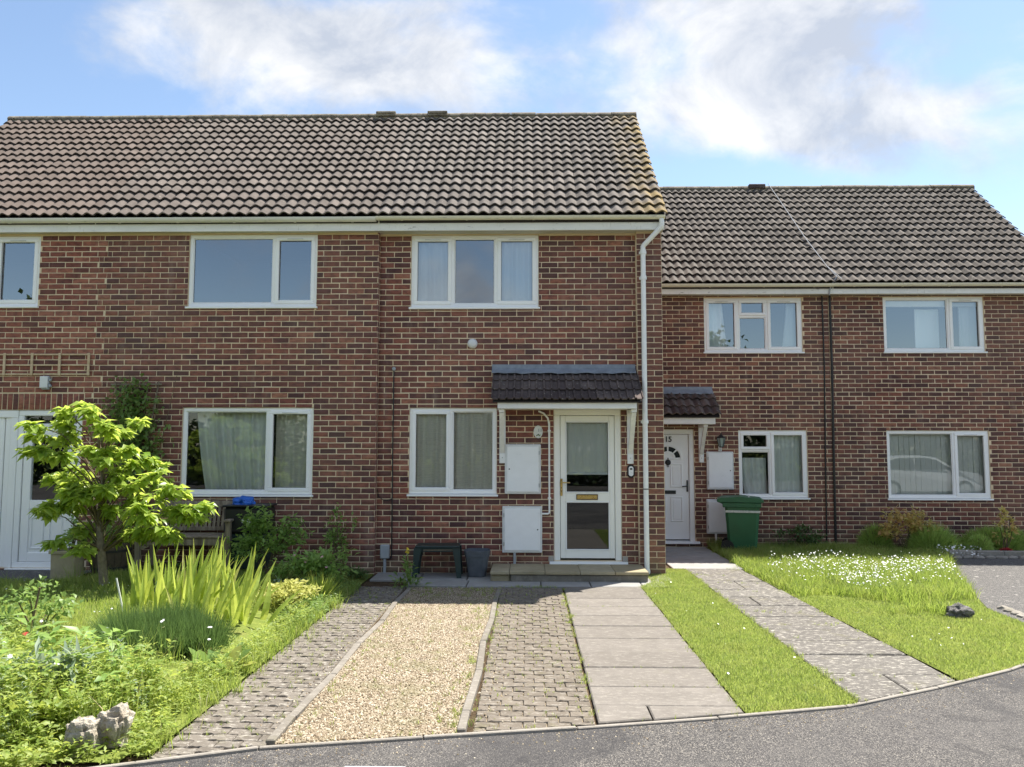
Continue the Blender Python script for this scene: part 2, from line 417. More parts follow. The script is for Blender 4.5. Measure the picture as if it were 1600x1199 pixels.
leaf_mat('leaf_acer', (0.60, 0.33, 0.16), (0.58, 0.56, 0.16), .4, .5)
leaf_mat('grass_blade', (0.15, 0.25, 0.04), (0.31, 0.40, 0.10), .48, .5, (0.60, 0.74, 0.13))
leaf_mat('grass_short', (0.17, 0.26, 0.05), (0.34, 0.40, 0.125), .48, .55, (0.62, 0.74, 0.16))

# ------------------------------------------------------------------ geometry helpers
COL = scene.collection
def tag(o, label=None, cat=None, group=None, kind=None):
    if label: o['label'] = label
    if cat: o['category'] = cat
    if group: o['group'] = group
    if kind: o['kind'] = kind
    return o
def link(name, data, parent=None, mat=None):
    o = bpy.data.objects.new(name, data)
    COL.objects.link(o)
    if parent is not None: o.parent = parent
    if mat and data is not None: 
        data.materials.clear(); data.materials.append(MATS[mat])
    return o
def empty(name, loc=(0, 0, 0), rz=0.0, parent=None):
    o = bpy.data.objects.new(name, None); COL.objects.link(o)
    o.empty_display_size = 0.1
    o.location = loc; o.rotation_euler = (0, 0, rz)
    if parent is not None: o.parent = parent
    return o
def mesh_np(name, V, F, n=None, smooth=False):
    """mesh from arrays; F is (m,3) or (m,4)"""
    V = np.asarray(V, np.float32); F = np.asarray(F, np.int32)
    me = bpy.data.meshes.new(name)
    k = F.shape[1]
    me.vertices.add(len(V)); me.vertices.foreach_set('co', V.ravel())
    me.loops.add(F.size); me.loops.foreach_set('vertex_index', F.ravel())
    me.polygons.add(len(F)); me.polygons.foreach_set('loop_start', np.arange(0, F.size, k, dtype=np.int32))
    if smooth: me.polygons.foreach_set('use_smooth', np.ones(len(F), dtype=bool))
    me.update(calc_edges=True)
    return me

class MB:
    def __init__(self): self.v = []; self.f = []
    def add(self, vs, fs):
        n = len(self.v); self.v += [tuple(p) for p in vs]; self.f += [tuple(i + n for i in q) for q in fs]; return self
    def quad(self, a, b, c, d): return self.add((a, b, c, d), ((0, 1, 2, 3),))
    def box(self, x0, x1, y0, y1, z0, z1, c=0.0):
        if c <= 0:
            vs = [(x, y, z) for z in (z0, z1) for y in (y0, y1) for x in (x0, x1)]
            return self.add(vs, ((0, 2, 3, 1), (4, 5, 7, 6), (0, 1, 5, 4), (2, 6, 7, 3), (0, 4, 6, 2), (1, 3, 7, 5)))
        c = min(c, (x1 - x0) * .45, (y1 - y0) * .45, (z1 - z0) * .45)
        X = (x0, x1); Y = (y0, y1); Z = (z0, z1); vs = []; idx = {}
        for i in (0, 1):
            for j in (0, 1):
                for k in (0, 1):
                    for ax in range(3):
                        p = [X[i], Y[j], Z[k]]
                        s = [1 if i == 0 else -1, 1 if j == 0 else -1, 1 if k == 0 else -1]
                        for b in range(3):
                            if b != ax: p[b] += s[b] * c
                        idx[(i, j, k, ax)] = len(vs); vs.append(tuple(p))
        fs = []
        for ax in range(3):
            o = [b for b in range(3) if b != ax]
            for e in (0, 1):
                def g(u, w):
                    t = [0, 0, 0]; t[ax] = e; t[o[0]] = u; t[o[1]] = w; return idx[(*t, ax)]
                q = [g(0, 0), g(1, 0), g(1, 1), g(0, 1)]
                flip = (e == 0) ^ (ax == 1)
                fs.append(tuple(q[::-1] if flip else q))
            # edges running along ax
            for u in (0, 1):
                for w in (0, 1):
                    def h(e, a2):
                        t = [0, 0, 0]; t[ax] = e; t[o[0]] = u; t[o[1]] = w; return idx[(*t, a2)]
                    q = [h(0, o[0]), h(1, o[0]), h(1, o[1]), h(0, o[1])]
                    fs.append(tuple(q))
        for i in (0, 1):
            for j in (0, 1):
                for k in (0, 1): fs.append((idx[(i, j, k, 0)], idx[(i, j, k, 1)], idx[(i, j, k, 2)]))
        return self.add(vs, fs)
    def prism(self, pts, axis, a, b):
        """polygon in the two other axes, extruded along axis from a to b"""
        n = len(pts)
        def P(p, t):
            return (t, p[0], p[1]) if axis == 'x' else (p[0], t, p[1]) if axis == 'y' else (p[0], p[1], t)
        vs = [P(p, a) for p in pts] + [P(p, b) for p in pts]
        fs = [tuple(range(n - 1, -1, -1)), tuple(range(n, 2 * n))] + [(i, (i + 1) % n, n + (i + 1) % n, n + i) for i in range(n)]
        return self.add(vs, fs)
    def tube(self, pts, r, n=8, cap=True):
        pts = [Vector(p) for p in pts]; rs = r if isinstance(r, (list, tuple)) else [r] * len(pts)
        rings = []; up = None
        for i, p in enumerate(pts):
            d = (pts[min(i + 1, len(pts) - 1)] - pts[max(i - 1, 0)]).normalized()
            ref = Vector((0, 0, 1)) if abs(d.z) < .9 else Vector((0, 1, 0))
            if up is None: up = (ref - d * ref.dot(d)).normalized()
            else: up = (up - d * up.dot(d)).normalized()
            s = d.cross(up)
            rings.append([p + (up * math.cos(2 * math.pi * k / n) + s * math.sin(2 * math.pi * k / n)) * rs[i] for k in range(n)])
        vs = [q for rg in rings for q in rg]; fs = []
        for i in range(len(pts) - 1):
            for k in range(n):
                fs.append((i * n + k, i * n + (k + 1) % n, (i + 1) * n + (k + 1) % n, (i + 1) * n + k))
        if cap: fs += [tuple(range(n - 1, -1, -1)), tuple((len(pts) - 1) * n + k for k in range(n))]
        return self.add(vs, fs)
    def lathe(self, prof, c=(0, 0, 0), n=20, axis='z'):
        vs = []; fs = []
        for (r, h) in prof:
            for k in range(n):
                t = 2 * math.pi * k / n; u, w = r * math.cos(t), r * math.sin(t)
                vs.append((c[0] + u, c[1] + w, c[2] + h) if axis == 'z' else (c[0] + u, c[1] - h, c[2] + w))
        for i in range(len(prof) - 1):
            for k in range(n): fs.append((i * n + k, i * n + (k + 1) % n, (i + 1) * n + (k + 1) % n, (i + 1) * n + k))
        fs += [tuple(range(n - 1, -1, -1)), tuple((len(prof) - 1) * n + k for k in range(n))]
        return self.add(vs, fs)
    def mesh(self, name, smooth=False):
        me = bpy.data.meshes.new(name); me.from_pydata(self.v, [], self.f)
        bm = bmesh.new(); bm.from_mesh(me); bmesh.ops.recalc_face_normals(bm, faces=bm.faces); bm.to_mesh(me); bm.free()
        if smooth: me.shade_smooth() if hasattr(me, 'shade_smooth') else None
        return me
    def build(self, name, mat, parent=None, smooth=False): return link(name, self.mesh(name, smooth), parent, mat)

def smooth_by_angle(o, deg=35):
    me = o.data; me.shade_smooth()
    bm = bmesh.new(); bm.from_mesh(me)
    for e in bm.edges:
        e.smooth = len(e.link_faces) == 2 and e.calc_face_angle(0) < R(deg)
    bm.to_mesh(me); bm.free(); return o

# ------------------------------------------------------------------ bricks
BL, BH, PX, PZ = 0.215, 0.065, 0.225, 0.075
def brick_verts(L, H, c=0.004, d=0.03):
    """a brick face with arrises, running back into the wall; centred, front at y=0"""
    a, b = L / 2, H / 2
    ring = lambda u, w, y: [(-u, y, -w), (u, y, -w), (u, y, w), (-u, y, w)]
    return ring(a - c, b - c, 0.0) + ring(a, b, c * .8) + ring(a, b, d)
BRICK_F = [(0, 1, 2, 3)] + [(i + 4, (i + 1) % 4 + 4, (i + 1) % 4, i) for i in range(4)] + [(i + 8, (i + 1) % 4 + 8, (i + 1) % 4 + 4, i + 4) for i in range(4)]
BRICK_MESH = {}
def brick_mesh(mat, var):
    k = (mat, var)
    if k not in BRICK_MESH:
        r_ = random.Random(var * 7 + 3)
        V = [(x + r_.uniform(-.0025, .0025), y + r_.uniform(0, .0022), z + r_.uniform(-.0018, .0018)) for x, y, z in brick_verts(BL, BH, r_.uniform(.003, .006))]
        me = bpy.data.meshes.new('brick'); me.from_pydata(V, [], [f[::1] for f in BRICK_F]); me.materials.append(MATS[mat])
        BRICK_MESH[k] = me
    return BRICK_MESH[k]

def lay_bricks(wall, mat, X0, X1, z0, z1, yp, holes, phase=0.0, single=300, focus=None, extra=(), tooth=(0, 0)):
    full = []; cut = []; x0, x1 = X0, X1
    k = int(math.floor(z0 / PZ + 1e-6))
    while k * PZ < z1 - .01:
        zb = k * PZ + .005; zt = min(zb + BH, z1)
        x0 = X0 + (tooth[0] if (k * 7 // 3) % 2 else 0); x1 = X1 + (tooth[1] if (k * 7 // 3) % 2 else 0)
        if zt - zb > .02 and zb >= z0 - .001:
            segs = [(x0, x1)]
            for (a, b, c, d) in holes:
                if zb < d - .004 and zt > c + .004:
                    ns = []
                    for s, e in segs:
                        if b <= s or a >= e: ns.append((s, e)); continue
                        if a - s > .02: ns.append((s, a))
                        if e - b > .02: ns.append((b, e))
                        for lo, hi in ((d + .003, zt), (zb, c - .003)):                 # bricks cut to the opening
                            if zb - .001 <= lo < hi <= zt + .001 and hi - lo > .012:
                                aa, bb = max(a, s), min(b, e); xx = aa - ((aa - phase) % PX)
                                while xx < bb:
                                    l_, r2 = max(xx + .005, aa), min(xx + PX - .005, bb)
                                    if r2 - l_ > .03: cut.append(((l_ + r2) / 2, (lo + hi) / 2, r2 - l_, hi - lo))
                                    xx += PX
                    segs = ns
            off = phase + (PX / 2 if k % 2 else 0)
            i0 = math.floor((x0 - off) / PX) - 1
            for s, e in segs:
                i = math.floor((s - off) / PX)
                while off + i * PX < e:
                    a = max(off + i * PX + .005, s + .002); b = min(off + i * PX + .005 + BL, e - .002)
                    if b - a > .025:
                        c = ((a + b) / 2, (zb + zt) / 2, b - a, zt - zb)
                        (full if b - a > BL - .004 and zt - zb > BH - .003 else cut).append(c)
                    i += 1
        k += 1
    fx, fz = focus
    full.sort(key=lambda c: (c[0] - fx) ** 2 + ((c[1] - fz) * 1.0) ** 2)
    r_ = random.Random(int(abs(x0) * 1000))
    for c in full[:single]:
        o = bpy.data.objects.new('brick', brick_mesh(mat, r_.randrange(6))); COL.objects.link(o); o.parent = wall
        o.location = (c[0] + r_.uniform(-.0015, .0015), yp + r_.uniform(-.0022, .0015), c[1] + r_.uniform(-.001, .001))
        o.rotation_euler = (0, r_.uniform(-.004, .004), r_.uniform(-.004, .004))
    rest = full[single:] + cut + list(extra)
    if rest:
        Vs = []; Fs = []
        for i, c in enumerate(rest):
            bv = np.array(brick_verts(c[2], c[3], r_.uniform(.003, .006)))
            bv += np.array([r_.uniform(-.002, .002) for _ in range(36)]).reshape(12, 3) * (1, .6, .8)
            bv += (c[0], yp + r_.uniform(-.0022, .0015), c[1])
            Vs.append(bv); Fs.append(np.array(BRICK_F) + 12 * i)
        o = link('brickwork', mesh_np('brickwork', np.concatenate(Vs), np.concatenate(Fs)), wall, mat)
        tag(o, kind='stuff')

def wall_backing(house, x0, x1, z0, z1, yp, holes, yb, ridge=None, sides=(True, True)):
    """mortar face with openings and reveals; gable sides and rear wall close the body"""
    m = MB(); yf = yp + .0045
    xs = sorted({x0, x1, *[h[0] for h in holes], *[h[1] for h in holes]}); zs = sorted({z0, z1, *[h[2] for h in holes], *[h[3] for h in holes]})
    xs = [x for x in xs if x0 <= x <= x1]; zs = [z for z in zs if z0 <= z <= z1]
    for i in range(len(xs) - 1):
        for j in range(len(zs) - 1):
            cx_, cz_ = (xs[i] + xs[i + 1]) / 2, (zs[j] + zs[j + 1]) / 2
            if any(h[0] < cx_ < h[1] and h[2] < cz_ < h[3] for h in holes): continue
            m.quad((xs[i], yf, zs[j]), (xs[i + 1], yf, zs[j]), (xs[i + 1], yf, zs[j + 1]), (xs[i], yf, zs[j + 1]))
    for a, b, c, d in holes:
        y1 = yp + .13
        for q in (((a, yf, c), (a, y1, c), (a, y1, d), (a, yf, d)), ((b, yf, c), (b, yf, d), (b, y1, d), (b, y1, c)),
                  ((a, yf, d), (a, y1, d), (b, y1, d), (b, yf, d)), ((a, yf, c), (b, yf, c), (b, y1, c), (a, y1, c))): m.quad(*q)
    w = link('wall', bpy.data.meshes.new('wall'), house)
    me = bpy.data.meshes.new('wall'); me.from_pydata(m.v, [], m.f); me.materials.append(MATS['mortar']); me.materials.append(MATS['side_brick'])
    n0 = len(me.polygons)
    w.data = me
    s = MB()
    ry, rz = ridge
    for k, x in enumerate((x0, x1)):
        if not sides[k]: continue
        s.add([(x, yf, z0), (x, yb, z0), (x, yb, z1), (x, ry, rz), (x, yf, z1)], ((0, 1, 2, 3, 4),))
    s.quad((x0, yb, z0), (x1, yb, z0), (x1, yb, z1), (x0, yb, z1))
    sm = link('side_wall', s.mesh('side_wall'), house, 'side_brick')
    return w

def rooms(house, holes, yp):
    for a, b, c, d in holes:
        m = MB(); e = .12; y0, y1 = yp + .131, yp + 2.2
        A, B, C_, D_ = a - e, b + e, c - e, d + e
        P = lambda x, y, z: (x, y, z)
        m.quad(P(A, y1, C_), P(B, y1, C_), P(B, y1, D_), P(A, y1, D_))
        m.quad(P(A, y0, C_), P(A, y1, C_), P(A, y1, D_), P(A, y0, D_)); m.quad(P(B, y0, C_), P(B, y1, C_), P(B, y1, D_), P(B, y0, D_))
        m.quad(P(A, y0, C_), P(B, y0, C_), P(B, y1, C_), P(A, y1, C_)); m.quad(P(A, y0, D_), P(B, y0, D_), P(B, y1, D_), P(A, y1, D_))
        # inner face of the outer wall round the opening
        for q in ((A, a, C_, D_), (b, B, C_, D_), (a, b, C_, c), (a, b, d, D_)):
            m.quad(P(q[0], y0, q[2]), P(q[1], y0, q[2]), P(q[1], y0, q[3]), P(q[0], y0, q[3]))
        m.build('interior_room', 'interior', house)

# ------------------------------------------------------------------ windows
def ring(m, x0, x1, z0, z1, w, ya, yb, c=.006, wb=None):
    wb = wb or w
    m.box(x0, x1, ya, yb, z1 - w, z1, c); m.box(x0, x1, ya, yb, z0, z0 + wb, c)
    m.box(x0, x0 + w, ya + .0006, yb - .0006, z0 + wb, z1 - w, c * .6); m.box(x1 - w, x1, ya + .0006, yb - .0006, z0 + wb, z1 - w, c * .6)
def window(house, x0, x1, z0, z1, yp, cells, label, mat='upvc'):
    gl = 'glass_upper_reflect' if z0 > 3 else 'glass'
    root = empty('window', (0, 0, 0), 0, house); root['label'] = label
    f = MB(); ya, yb = yp + .022, yp + .095; FW = .048
    zf = z0 + .03
    ring(f, x0 + .002, x1 - .002, zf, z1 - .002, FW, ya, yb)
    W, H = x1 - x0, z1 - zf
    for (a, b, c, d, k) in cells:
        cx0, cx1, cz0, cz1 = x0 + a * W, x0 + b * W, zf + c * H, zf + d * H
        if b < .999: f.box(cx1 - .024, cx1 + .024, ya + .001, yb - .001, max(cz0, zf + FW), min(cz1, z1 - FW), .005)
        if d < .999: f.box(max(cx0, x0 + FW) + (.024 if a > .001 else 0), min(cx1, x1 - FW) - (.024 if b < .999 else 0), ya + .0014, yb - .0014, cz1 - .022, cz1 + .022, .005)
    f.build('frame', mat, root)
    for (a, b, c, d, k) in cells:
        l = x0 + a * W + (FW if a < .001 else .024); r_ = x0 + b * W - (FW if b > .999 else .024)
        bo = zf + c * H + (FW if c < .001 else .022); to = zf + d * H - (FW if d > .999 else .022)
        if k == 's':
            s = MB(); ring(s, l - .012, r_ + .012, bo - .012, to + .012, .052, yp + .008, yp + .06, .008); so = s.build('sash', mat, root)
            l += .04; r_ -= .04; bo += .04; to -= .04
        else:
            s = MB(); ring(s, l, r_, bo, to, .014, yp + .034, yp + .06, .004); s.build('glazing_bead', mat, root)
            l += .013; r_ -= .013; bo += .013; to -= .013
        g = MB(); g.quad((l - .006, yp + .05, bo - .006), (r_ + .006, yp + .05, bo - .006), (r_ + .006, yp + .05, to + .006), (l - .006, yp + .05, to + .006))
        g.build('pane', gl, root)
        gs = MB(); ring(gs, l - .001, r_ + .001, bo - .001, to + .001, .005, yp + .044, yp + .049, 0); gs.build('gasket', 'black_plastic', root)
        if k == 's' and (b - a) < .45 and (d - c) > .9:
            t = MB(); mx = (l + r_) / 2; t.box(mx - .11, mx + .11, yp - .002, yp + .009, to + .014, to + .026, .002); t.build('trickle_vent', 'white_trim', root)
    s = MB(); s.prism([(yp + .09, z0 + .03), (yp - .028, z0 + .024), (yp - .03, z0 + .002), (yp - .018, z0 - .004), (yp + .09, z0 - .002)], 'x', x0 - .022, x1 + .018)
    s.build('sill', mat, root)
    return root

def curtain(name, label, x0, x1, z0, z1, y, mat, folds=9, amp=.028, gather=None, group=None, seed=0):
    """hanging cloth with folds; gather=(x at foot left, x at foot right) draws the hem aside"""
    r_ = random.Random(seed); nx = int(max(24, folds * (x1 - x0) * 9)); nz = 14
    ph = [r_.uniform(0, 6.28) for _ in range(4)]
    V = []; F = []
    for j in range(nz + 1):
        t = j / nz; z = z0 + (z1 - z0) * t
        for i in range(nx + 1):
            s = i / nx; x = x0 + (x1 - x0) * s
            if gather: 
                g = (1 - t) ** 1.4
                x = x * (1 - g) + (gather[0] + (gather[1] - gather[0]) * s) * g
            u = s * (x1 - x0) * folds * 2 * math.pi
            yy = y + amp * (.6 * math.sin(u + ph[0] + .3 * math.sin(3 * t + ph[2])) + .4 * math.sin(u * .47 + ph[1] + t)) 
            V.append((x, yy, z))
    for j in range(nz):
        for i in range(nx): F.append((j * (nx + 1) + i, j * (nx + 1) + i + 1, (j + 1) * (nx + 1) + i + 1, (j + 1) * (nx + 1) + i))
    o = link(name, mesh_np(name, V, F, smooth=True), None, mat)
    return tag(o, label, name.split('_')[-1], group)

# ------------------------------------------------------------------ roofs
def tile_profile(u, kind):
    if kind == 'roll':
        s = .5 - .5 * math.cos(2 * math.pi * u * 2)
        return .036 * s ** .85
    # flat interlocking canopy tile: two shallow pans with square rolls
    t = (u * 2) % 1.0
    return .019 if (t < .16 or t > .9) else 0.0
def tile_mesh(kind, w, gauge, mat, key={}):
    k = (kind, round(w, 4), round(gauge, 4), mat)
    if k in key: return key[k]
    us = [i / 16 for i in range(17)] if kind == 'roll' else [0, .07, .085, .44, .455, .57, .585, .94, .955, 1]
    lift = .038 if kind == 'roll' else .027; th = .016 if kind == 'roll' else .013; L = gauge + .055
    V = []; F = []; n = len(us)
    for s, nn in ((0, lift), (0.004, lift + .003), (L, 0.0)):
        for u in us: V.append((u * w, s, tile_profile(u, kind) + nn))
    for u in us: V.append((u * w, .003, tile_profile(u, kind) + lift - th))
    for r_ in range(2):
        for i in range(n - 1): F.append((r_ * n + i, r_ * n + i + 1, (r_ + 1) * n + i + 1, (r_ + 1) * n + i))
    for i in range(n - 1): F.append((3 * n + i, 3 * n + i + 1, i + 1, i))
    b = len(V)
    for u in us: V.append((u * w, L, tile_profile(u, kind) - th))
    for i in range(n - 1): F.append((b + i, b + i + 1, 3 * n + i + 1, 3 * n + i))
    for e in (0, n - 1): F.append((e, n + e, 2 * n + e, b + e, 3 * n + e)[:5])
    me = bpy.data.meshes.new('roof_tile'); me.from_pydata(V, [], F); me.materials.append(MATS[mat])
    if kind == 'roll':
        me.shade_smooth()
        bm = bmesh.new(); bm.from_mesh(me)
        for ed in bm.edges: ed.smooth = len(ed.link_faces) == 2 and ed.calc_face_angle(0) < R(35)
        bm.to_mesh(me); bm.free()
    key[k] = me; return me

def roof(house, x0, x1, ye, ze, yr, zr, ncol, nrow, mat, yback, seed, verge=(0, 0), deck=True):
    r_ = random.Random(seed); pitch = math.atan2(zr - ze, yr - ye); Ls = math.hypot(zr - ze, yr - ye)
    d = MB(); t = .035
    zb = ze
    if deck:
        d.prism([(ye + .03, ze - .01), (yr, zr - .035), (yback, zb - .01), (yback - .02, zb - .06), (yr, zr - .11), (ye + .06, ze - .075)], 'x', x0 + .012, x1 - .012)
    root = d.build('roof', 'roof_felt', house)
    g = Ls / nrow; w = (x1 - x0) / ncol
    me = tile_mesh('roll', w, g, mat)
    for j in range(nrow):
        for i in range(ncol):
            o = bpy.data.objects.new('roof_tile', me); COL.objects.link(o); o.parent = root
            s = j * g
            o.location = (x0 + i * w + r_.uniform(-.003, .003), ye + math.cos(pitch) * s, ze + math.sin(pitch) * s + r_.uniform(-.003, .003))
            o.rotation_euler = (pitch + r_.uniform(-.008, .008), 0, r_.uniform(-.006, .006))
    # ridge: half-round tiles bedded in mortar
    n = max(1, round((x1 - x0) / .45)); wl = (x1 - x0) / n
    prof = [(math.cos(R(180 - 20 * k)) * .115, math.sin(R(180 - 20 * k)) * .085) for k in range(10)]
    for i in range(n):
        m = MB(); dz = r_.uniform(-.005, .006)
        outer = [(yr + p, zr - .012 + q + dz) for p, q in prof]; inner = [(yr + p * .86, zr - .012 + q * .86 + dz) for p, q in prof][::-1]
        m.prism(outer + inner, 'x', x0 + i * wl + .004, x0 + (i + 1) * wl - .004); m.build('ridge_tile', 'ridge_tile', root)
    bd = MB(); bd.box(x0, x1, yr - .1, yr + .1, zr - .05, zr - .004); bd.build('ridge_mortar', 'ridge_tile', root)
    return root

def eaves(house, x0, x1, yw, zs, oh, gz, gy, fmat, gmat, gr=.055, seed=1, ends=False):
    """soffit, fascia board and half-round gutter with brackets"""
    m = MB(); m.box(x0, x1, yw - oh, yw + .12, zs, zs + .012); m.build('soffit', 'soffit_board', house)
    m = MB(); m.box(x0, x1, yw - oh - .02, yw - oh - .001, zs - .012, gz + .03, .003); m.build('fascia', fmat, house)
    m = MB(); pr = []; N = 9
    for k in range(N): t = math.pi + math.pi * k / (N - 1); pr.append((gy + gr * math.cos(t), gz + gr * 1.05 * math.sin(t)))
    inn = [(gy + (y - gy) * .88, gz + (z - gz) * .88 + .0) for y, z in pr][::-1]
    m.prism(pr + inn, 'x', x0, x1); gut = m.build('gutter', gmat, house); smooth_by_angle(gut, 50)
    x = x0 + .35
    r_ = random.Random(seed)
    while x < x1 - .1:
        b = MB(); o2 = [(gy + (y - gy) * 1.09, gz + (z - gz) * 1.09) for y, z in pr]
        b.prism(o2 + [(gy + (y - gy) * .99, gz + (z - gz) * .99) for y, z in pr][::-1], 'x', x - .013, x + .013)
        b.build('gutter_bracket', gmat, gut); x += r_.uniform(.75, .95)
    return gut

# ------------------------------------------------------------------ the setting: ground, road, paths
def sheet(name, pts, z, mat, label=None, cat='ground', kind='structure'):
    me = bpy.data.meshes.new(name); me.from_pydata([(x, y, z) for x, y in pts], [], [tuple(range(len(pts)))])
    o = link(name, me, None, mat); return tag(o, label, cat, None, kind)
KERB = [(-9.5, -7.6), (-7.0, -7.55), (-5.0, -7.35), (-3.4, -6.95), (-2.206, -6.56), (-2.011, -6.478), (-1.443, -6.236), (-.391, -6.03), (.342, -5.883), (1.333, -5.652),
        (2.16, -5.418), (3.076, -4.893), (3.795, -4.452), (4.3, -4.05), (4.62, -3.6), (4.74, -3.1), (4.72, -2.75)]
sheet('ground', [(-600, -600), (600, -600), (600, 600), (-600, 600)], -.06, 'turf', 'wide flat ground under the whole street', 'ground')
sheet('road', [(-60, -40), (60, -40), (60, -2.2), (12, -1.2), (9.6, 1.6), (9.6, 1.99), (4.72, 1.99), (4.72, -2.75)] + [p for p in KERB[::-1]][1:] + [(-60, -7.6)], -.016, 'asphalt', 'dark speckled tarmac road curving along the kerb', 'road')
sheet('driveway', [(4.74, -2.9), (4.9, -3.2), (12, -3.5), (12, 1.78), (6.55, 1.78), (5.51, -.32), (4.80, -2.2)], -.008, 'tarmac_grey', 'pale grey tarmac drive past the daisy lawn', 'driveway')
# garden soil under everything between the kerb and the houses
sheet('garden_soil', [(-30, 9), (-30, -7.6)] + KERB + [(4.80, -2.2), (5.51, -.32), (6.55, 1.8), (30, 1.8), (30, 9)], -.022, 'soil', 'bare soil of the front gardens', 'soil')

# kerb: short concrete edging lengths set end to end round the bend
kerb = empty('kerb'); tag(kerb, 'narrow concrete kerb edging curving along the road', 'kerb', None, 'structure')
def along(pts, step):
    out = []; P = [Vector((*p, 0)) for p in pts]; d = 0.0; out.append(P[0].copy())
    acc = 0.0
    for i in range(len(P) - 1):
        L = (P[i + 1] - P[i]).length; t = step - acc
        while t <= L: out.append(P[i].lerp(P[i + 1], t / L)); t += step
        acc = (acc + L) % step
    return out
kp = along(KERB, .91)
for i in range(len(kp) - 1):
    a_, b_ = kp[i], kp[i + 1]; d_ = (b_ - a_); L = d_.length
    m = MB(); m.box(.003, L - .003, -.014, .016, -.09, .0 + rnd.uniform(-.003, .003), .005)
    o = m.build('kerb_stone', 'kerb_stone', kerb); o.location = a_; o.rotation_euler = (0, 0, math.atan2(d_.y, d_.x))

def strip_path(name, label, x0, x1, y0, y1, z): 
    r_ = empty(name); return tag(r_, label, 'path', None, 'structure')
def block_mesh(w, d, mat, seed):
    """paving block with wavy long sides"""
    r_ = random.Random(seed); m = MB(); n = 6; top = []; c = .004
    def edge(yy, s): return [(-w / 2 + w * i / n, yy + s * .006 * math.sin(2 * math.pi * i / n * 1.0)) for i in range(n + 1)]
    out = edge(-d / 2, 1) + edge(d / 2, 1)[::-1]
    N = len(out); jit = [r_.uniform(-.003, .002) for _ in out]
    inn = [(x * (1 - 2 * c / w), y * (1 - 2 * c / d)) for x, y in out]
    V = [(x, y, 0 + jit[i]) for i, (x, y) in enumerate(inn)] + [(x, y, -.007) for x, y in out] + [(x, y, -.05) for x, y in out]
    F = [tuple(range(N))] + [(N + i, N + (i + 1) % N, (i + 1) % N, i) for i in range(N)] + [(2 * N + i, 2 * N + (i + 1) % N, N + (i + 1) % N, N + i) for i in range(N)]
    me = bpy.data.meshes.new('paving_block'); me.from_pydata(V, [], F); me.materials.append(MATS[mat]); return me
def kerb_y(x):
    for (xa, ya), (xb, yb) in zip(KERB, KERB[1:]):
        if xa <= x <= xb: return ya + (yb - ya) * (x - xa) / (xb - xa)
    return -6
def block_path(name, label, x0, x1, ytop, ncol, mat, seed):
    root = empty(name); tag(root, label, 'path', None, 'structure')
    r_ = random.Random(seed); w = (x1 - x0) / ncol; d = .102
    meshes = [block_mesh(w - .005, d - .006, mat, seed + k) for k in range(5)]
    half = [block_mesh(w / 2 - .008, d - .008, mat, seed + 9 + k) for k in range(2)]
    j = 0; y = ytop - d / 2
    while y > kerb_y((x0 + x1) / 2) - .1:
        off = (j % 2) * w / 2
        xs = [(x0 + off + w * (i + .5), meshes[r_.randrange(5)]) for i in range(ncol - (j % 2))]
        if j % 2: xs += [(x0 + w / 4, half[0]), (x1 - w / 4, half[1])]
        for x, me in xs:
            cutb = 1.0; kb = kerb_y(x) + .020
            if y - d / 2 < kb:
                cutb = (y + d / 2 - kb) / d
                if cutb < .2: continue
            o = bpy.data.objects.new('paving_block', me); COL.objects.link(o); o.parent = root
            o.location = (x, y + (1 - cutb) * d / 2 + r_.uniform(-.002, .002), r_.uniform(-.003, .003)); o.scale = (1, cutb, 1); o.rotation_euler = (r_.uniform(-.015, .015), r_.uniform(-.015, .015), r_.uniform(-.015, .015))
        j += 1; y -= d
    b = MB(); b.quad((x0, kerb_y(x0) + .02, -.014), (x1, kerb_y(x1) + .02, -.014), (x1, ytop, -.014), (x0, ytop, -.014)); b.build('sand_bed', 'gravel_bed', root)
    return root
block_path('block_path', 'weathered block path beside the flower bed, spotted with lichen', -2.03, -1.465, -1.07, 4, 'paving_block_lichen', 21)
block_path('block_path', 'block path between the gravel and the concrete slabs, grass in its joints', -.325, .405, -1.12, 5, 'paving_block', 41)

def slab_path(name, label, rows, mat, seed, z=0.0, c=.008, piece='slab'):
    """rows: list of polygons' corner tuples (x0,x1,y0,y1 at left / right)"""
    root = empty(name); tag(root, label, 'path', None, 'structure'); r_ = random.Random(seed)
    for row in rows:
        x0, x1, ya, yb, sk = row[:5]
        m = MB(); t = r_.uniform(-.004, .004)
        P = [(x0, yb), (x1, yb + sk), (x1, ya + sk), (x0, ya)] if len(row) < 6 else [(x0, yb), (x1, row[5]), (x1, ya), (x0, ya)]
        cxm = sum(p[0] for p in P) / 4; cym = sum(p[1] for p in P) / 4
        def sc(k): return [(cxm + (x - cxm) * (1 - 2 * k / (x1 - x0)), cym + (y - cym) * (1 - 2 * k / (ya - yb))) for x, y in P]
        A = sc(c + .004); B = sc(.004)
        V = [(x, y, z + t) for x, y in A] + [(x, y, z + t - .007) for x, y in B] + [(x, y, z - .06) for x, y in B]
        m.add(V, [(0, 1, 2, 3)] + [(4 + i, 4 + (i + 1) % 4, (i + 1) % 4, i) for i in range(4)] + [(8 + i, 8 + (i + 1) % 4, 4 + (i + 1) % 4, 4 + i) for i in range(4)])
        m.build(piece, mat, root)
    return root
ys = [-1.05, -1.34, -1.80, -2.26, -2.72, -3.18, -3.66, -4.14, -4.60, -5.09, -5.50]
rows = [(.42, 1.355, ys[i], ys[i + 1], 0) for i in range(len(ys) - 1)]
rows += [(.42, .76, -5.505, kerb_y(.42) + .022, 0, kerb_y(.76) + .022), (.765, 1.355, -5.505, kerb_y(.765) + .022, 0, kerb_y(1.355) + .022)]
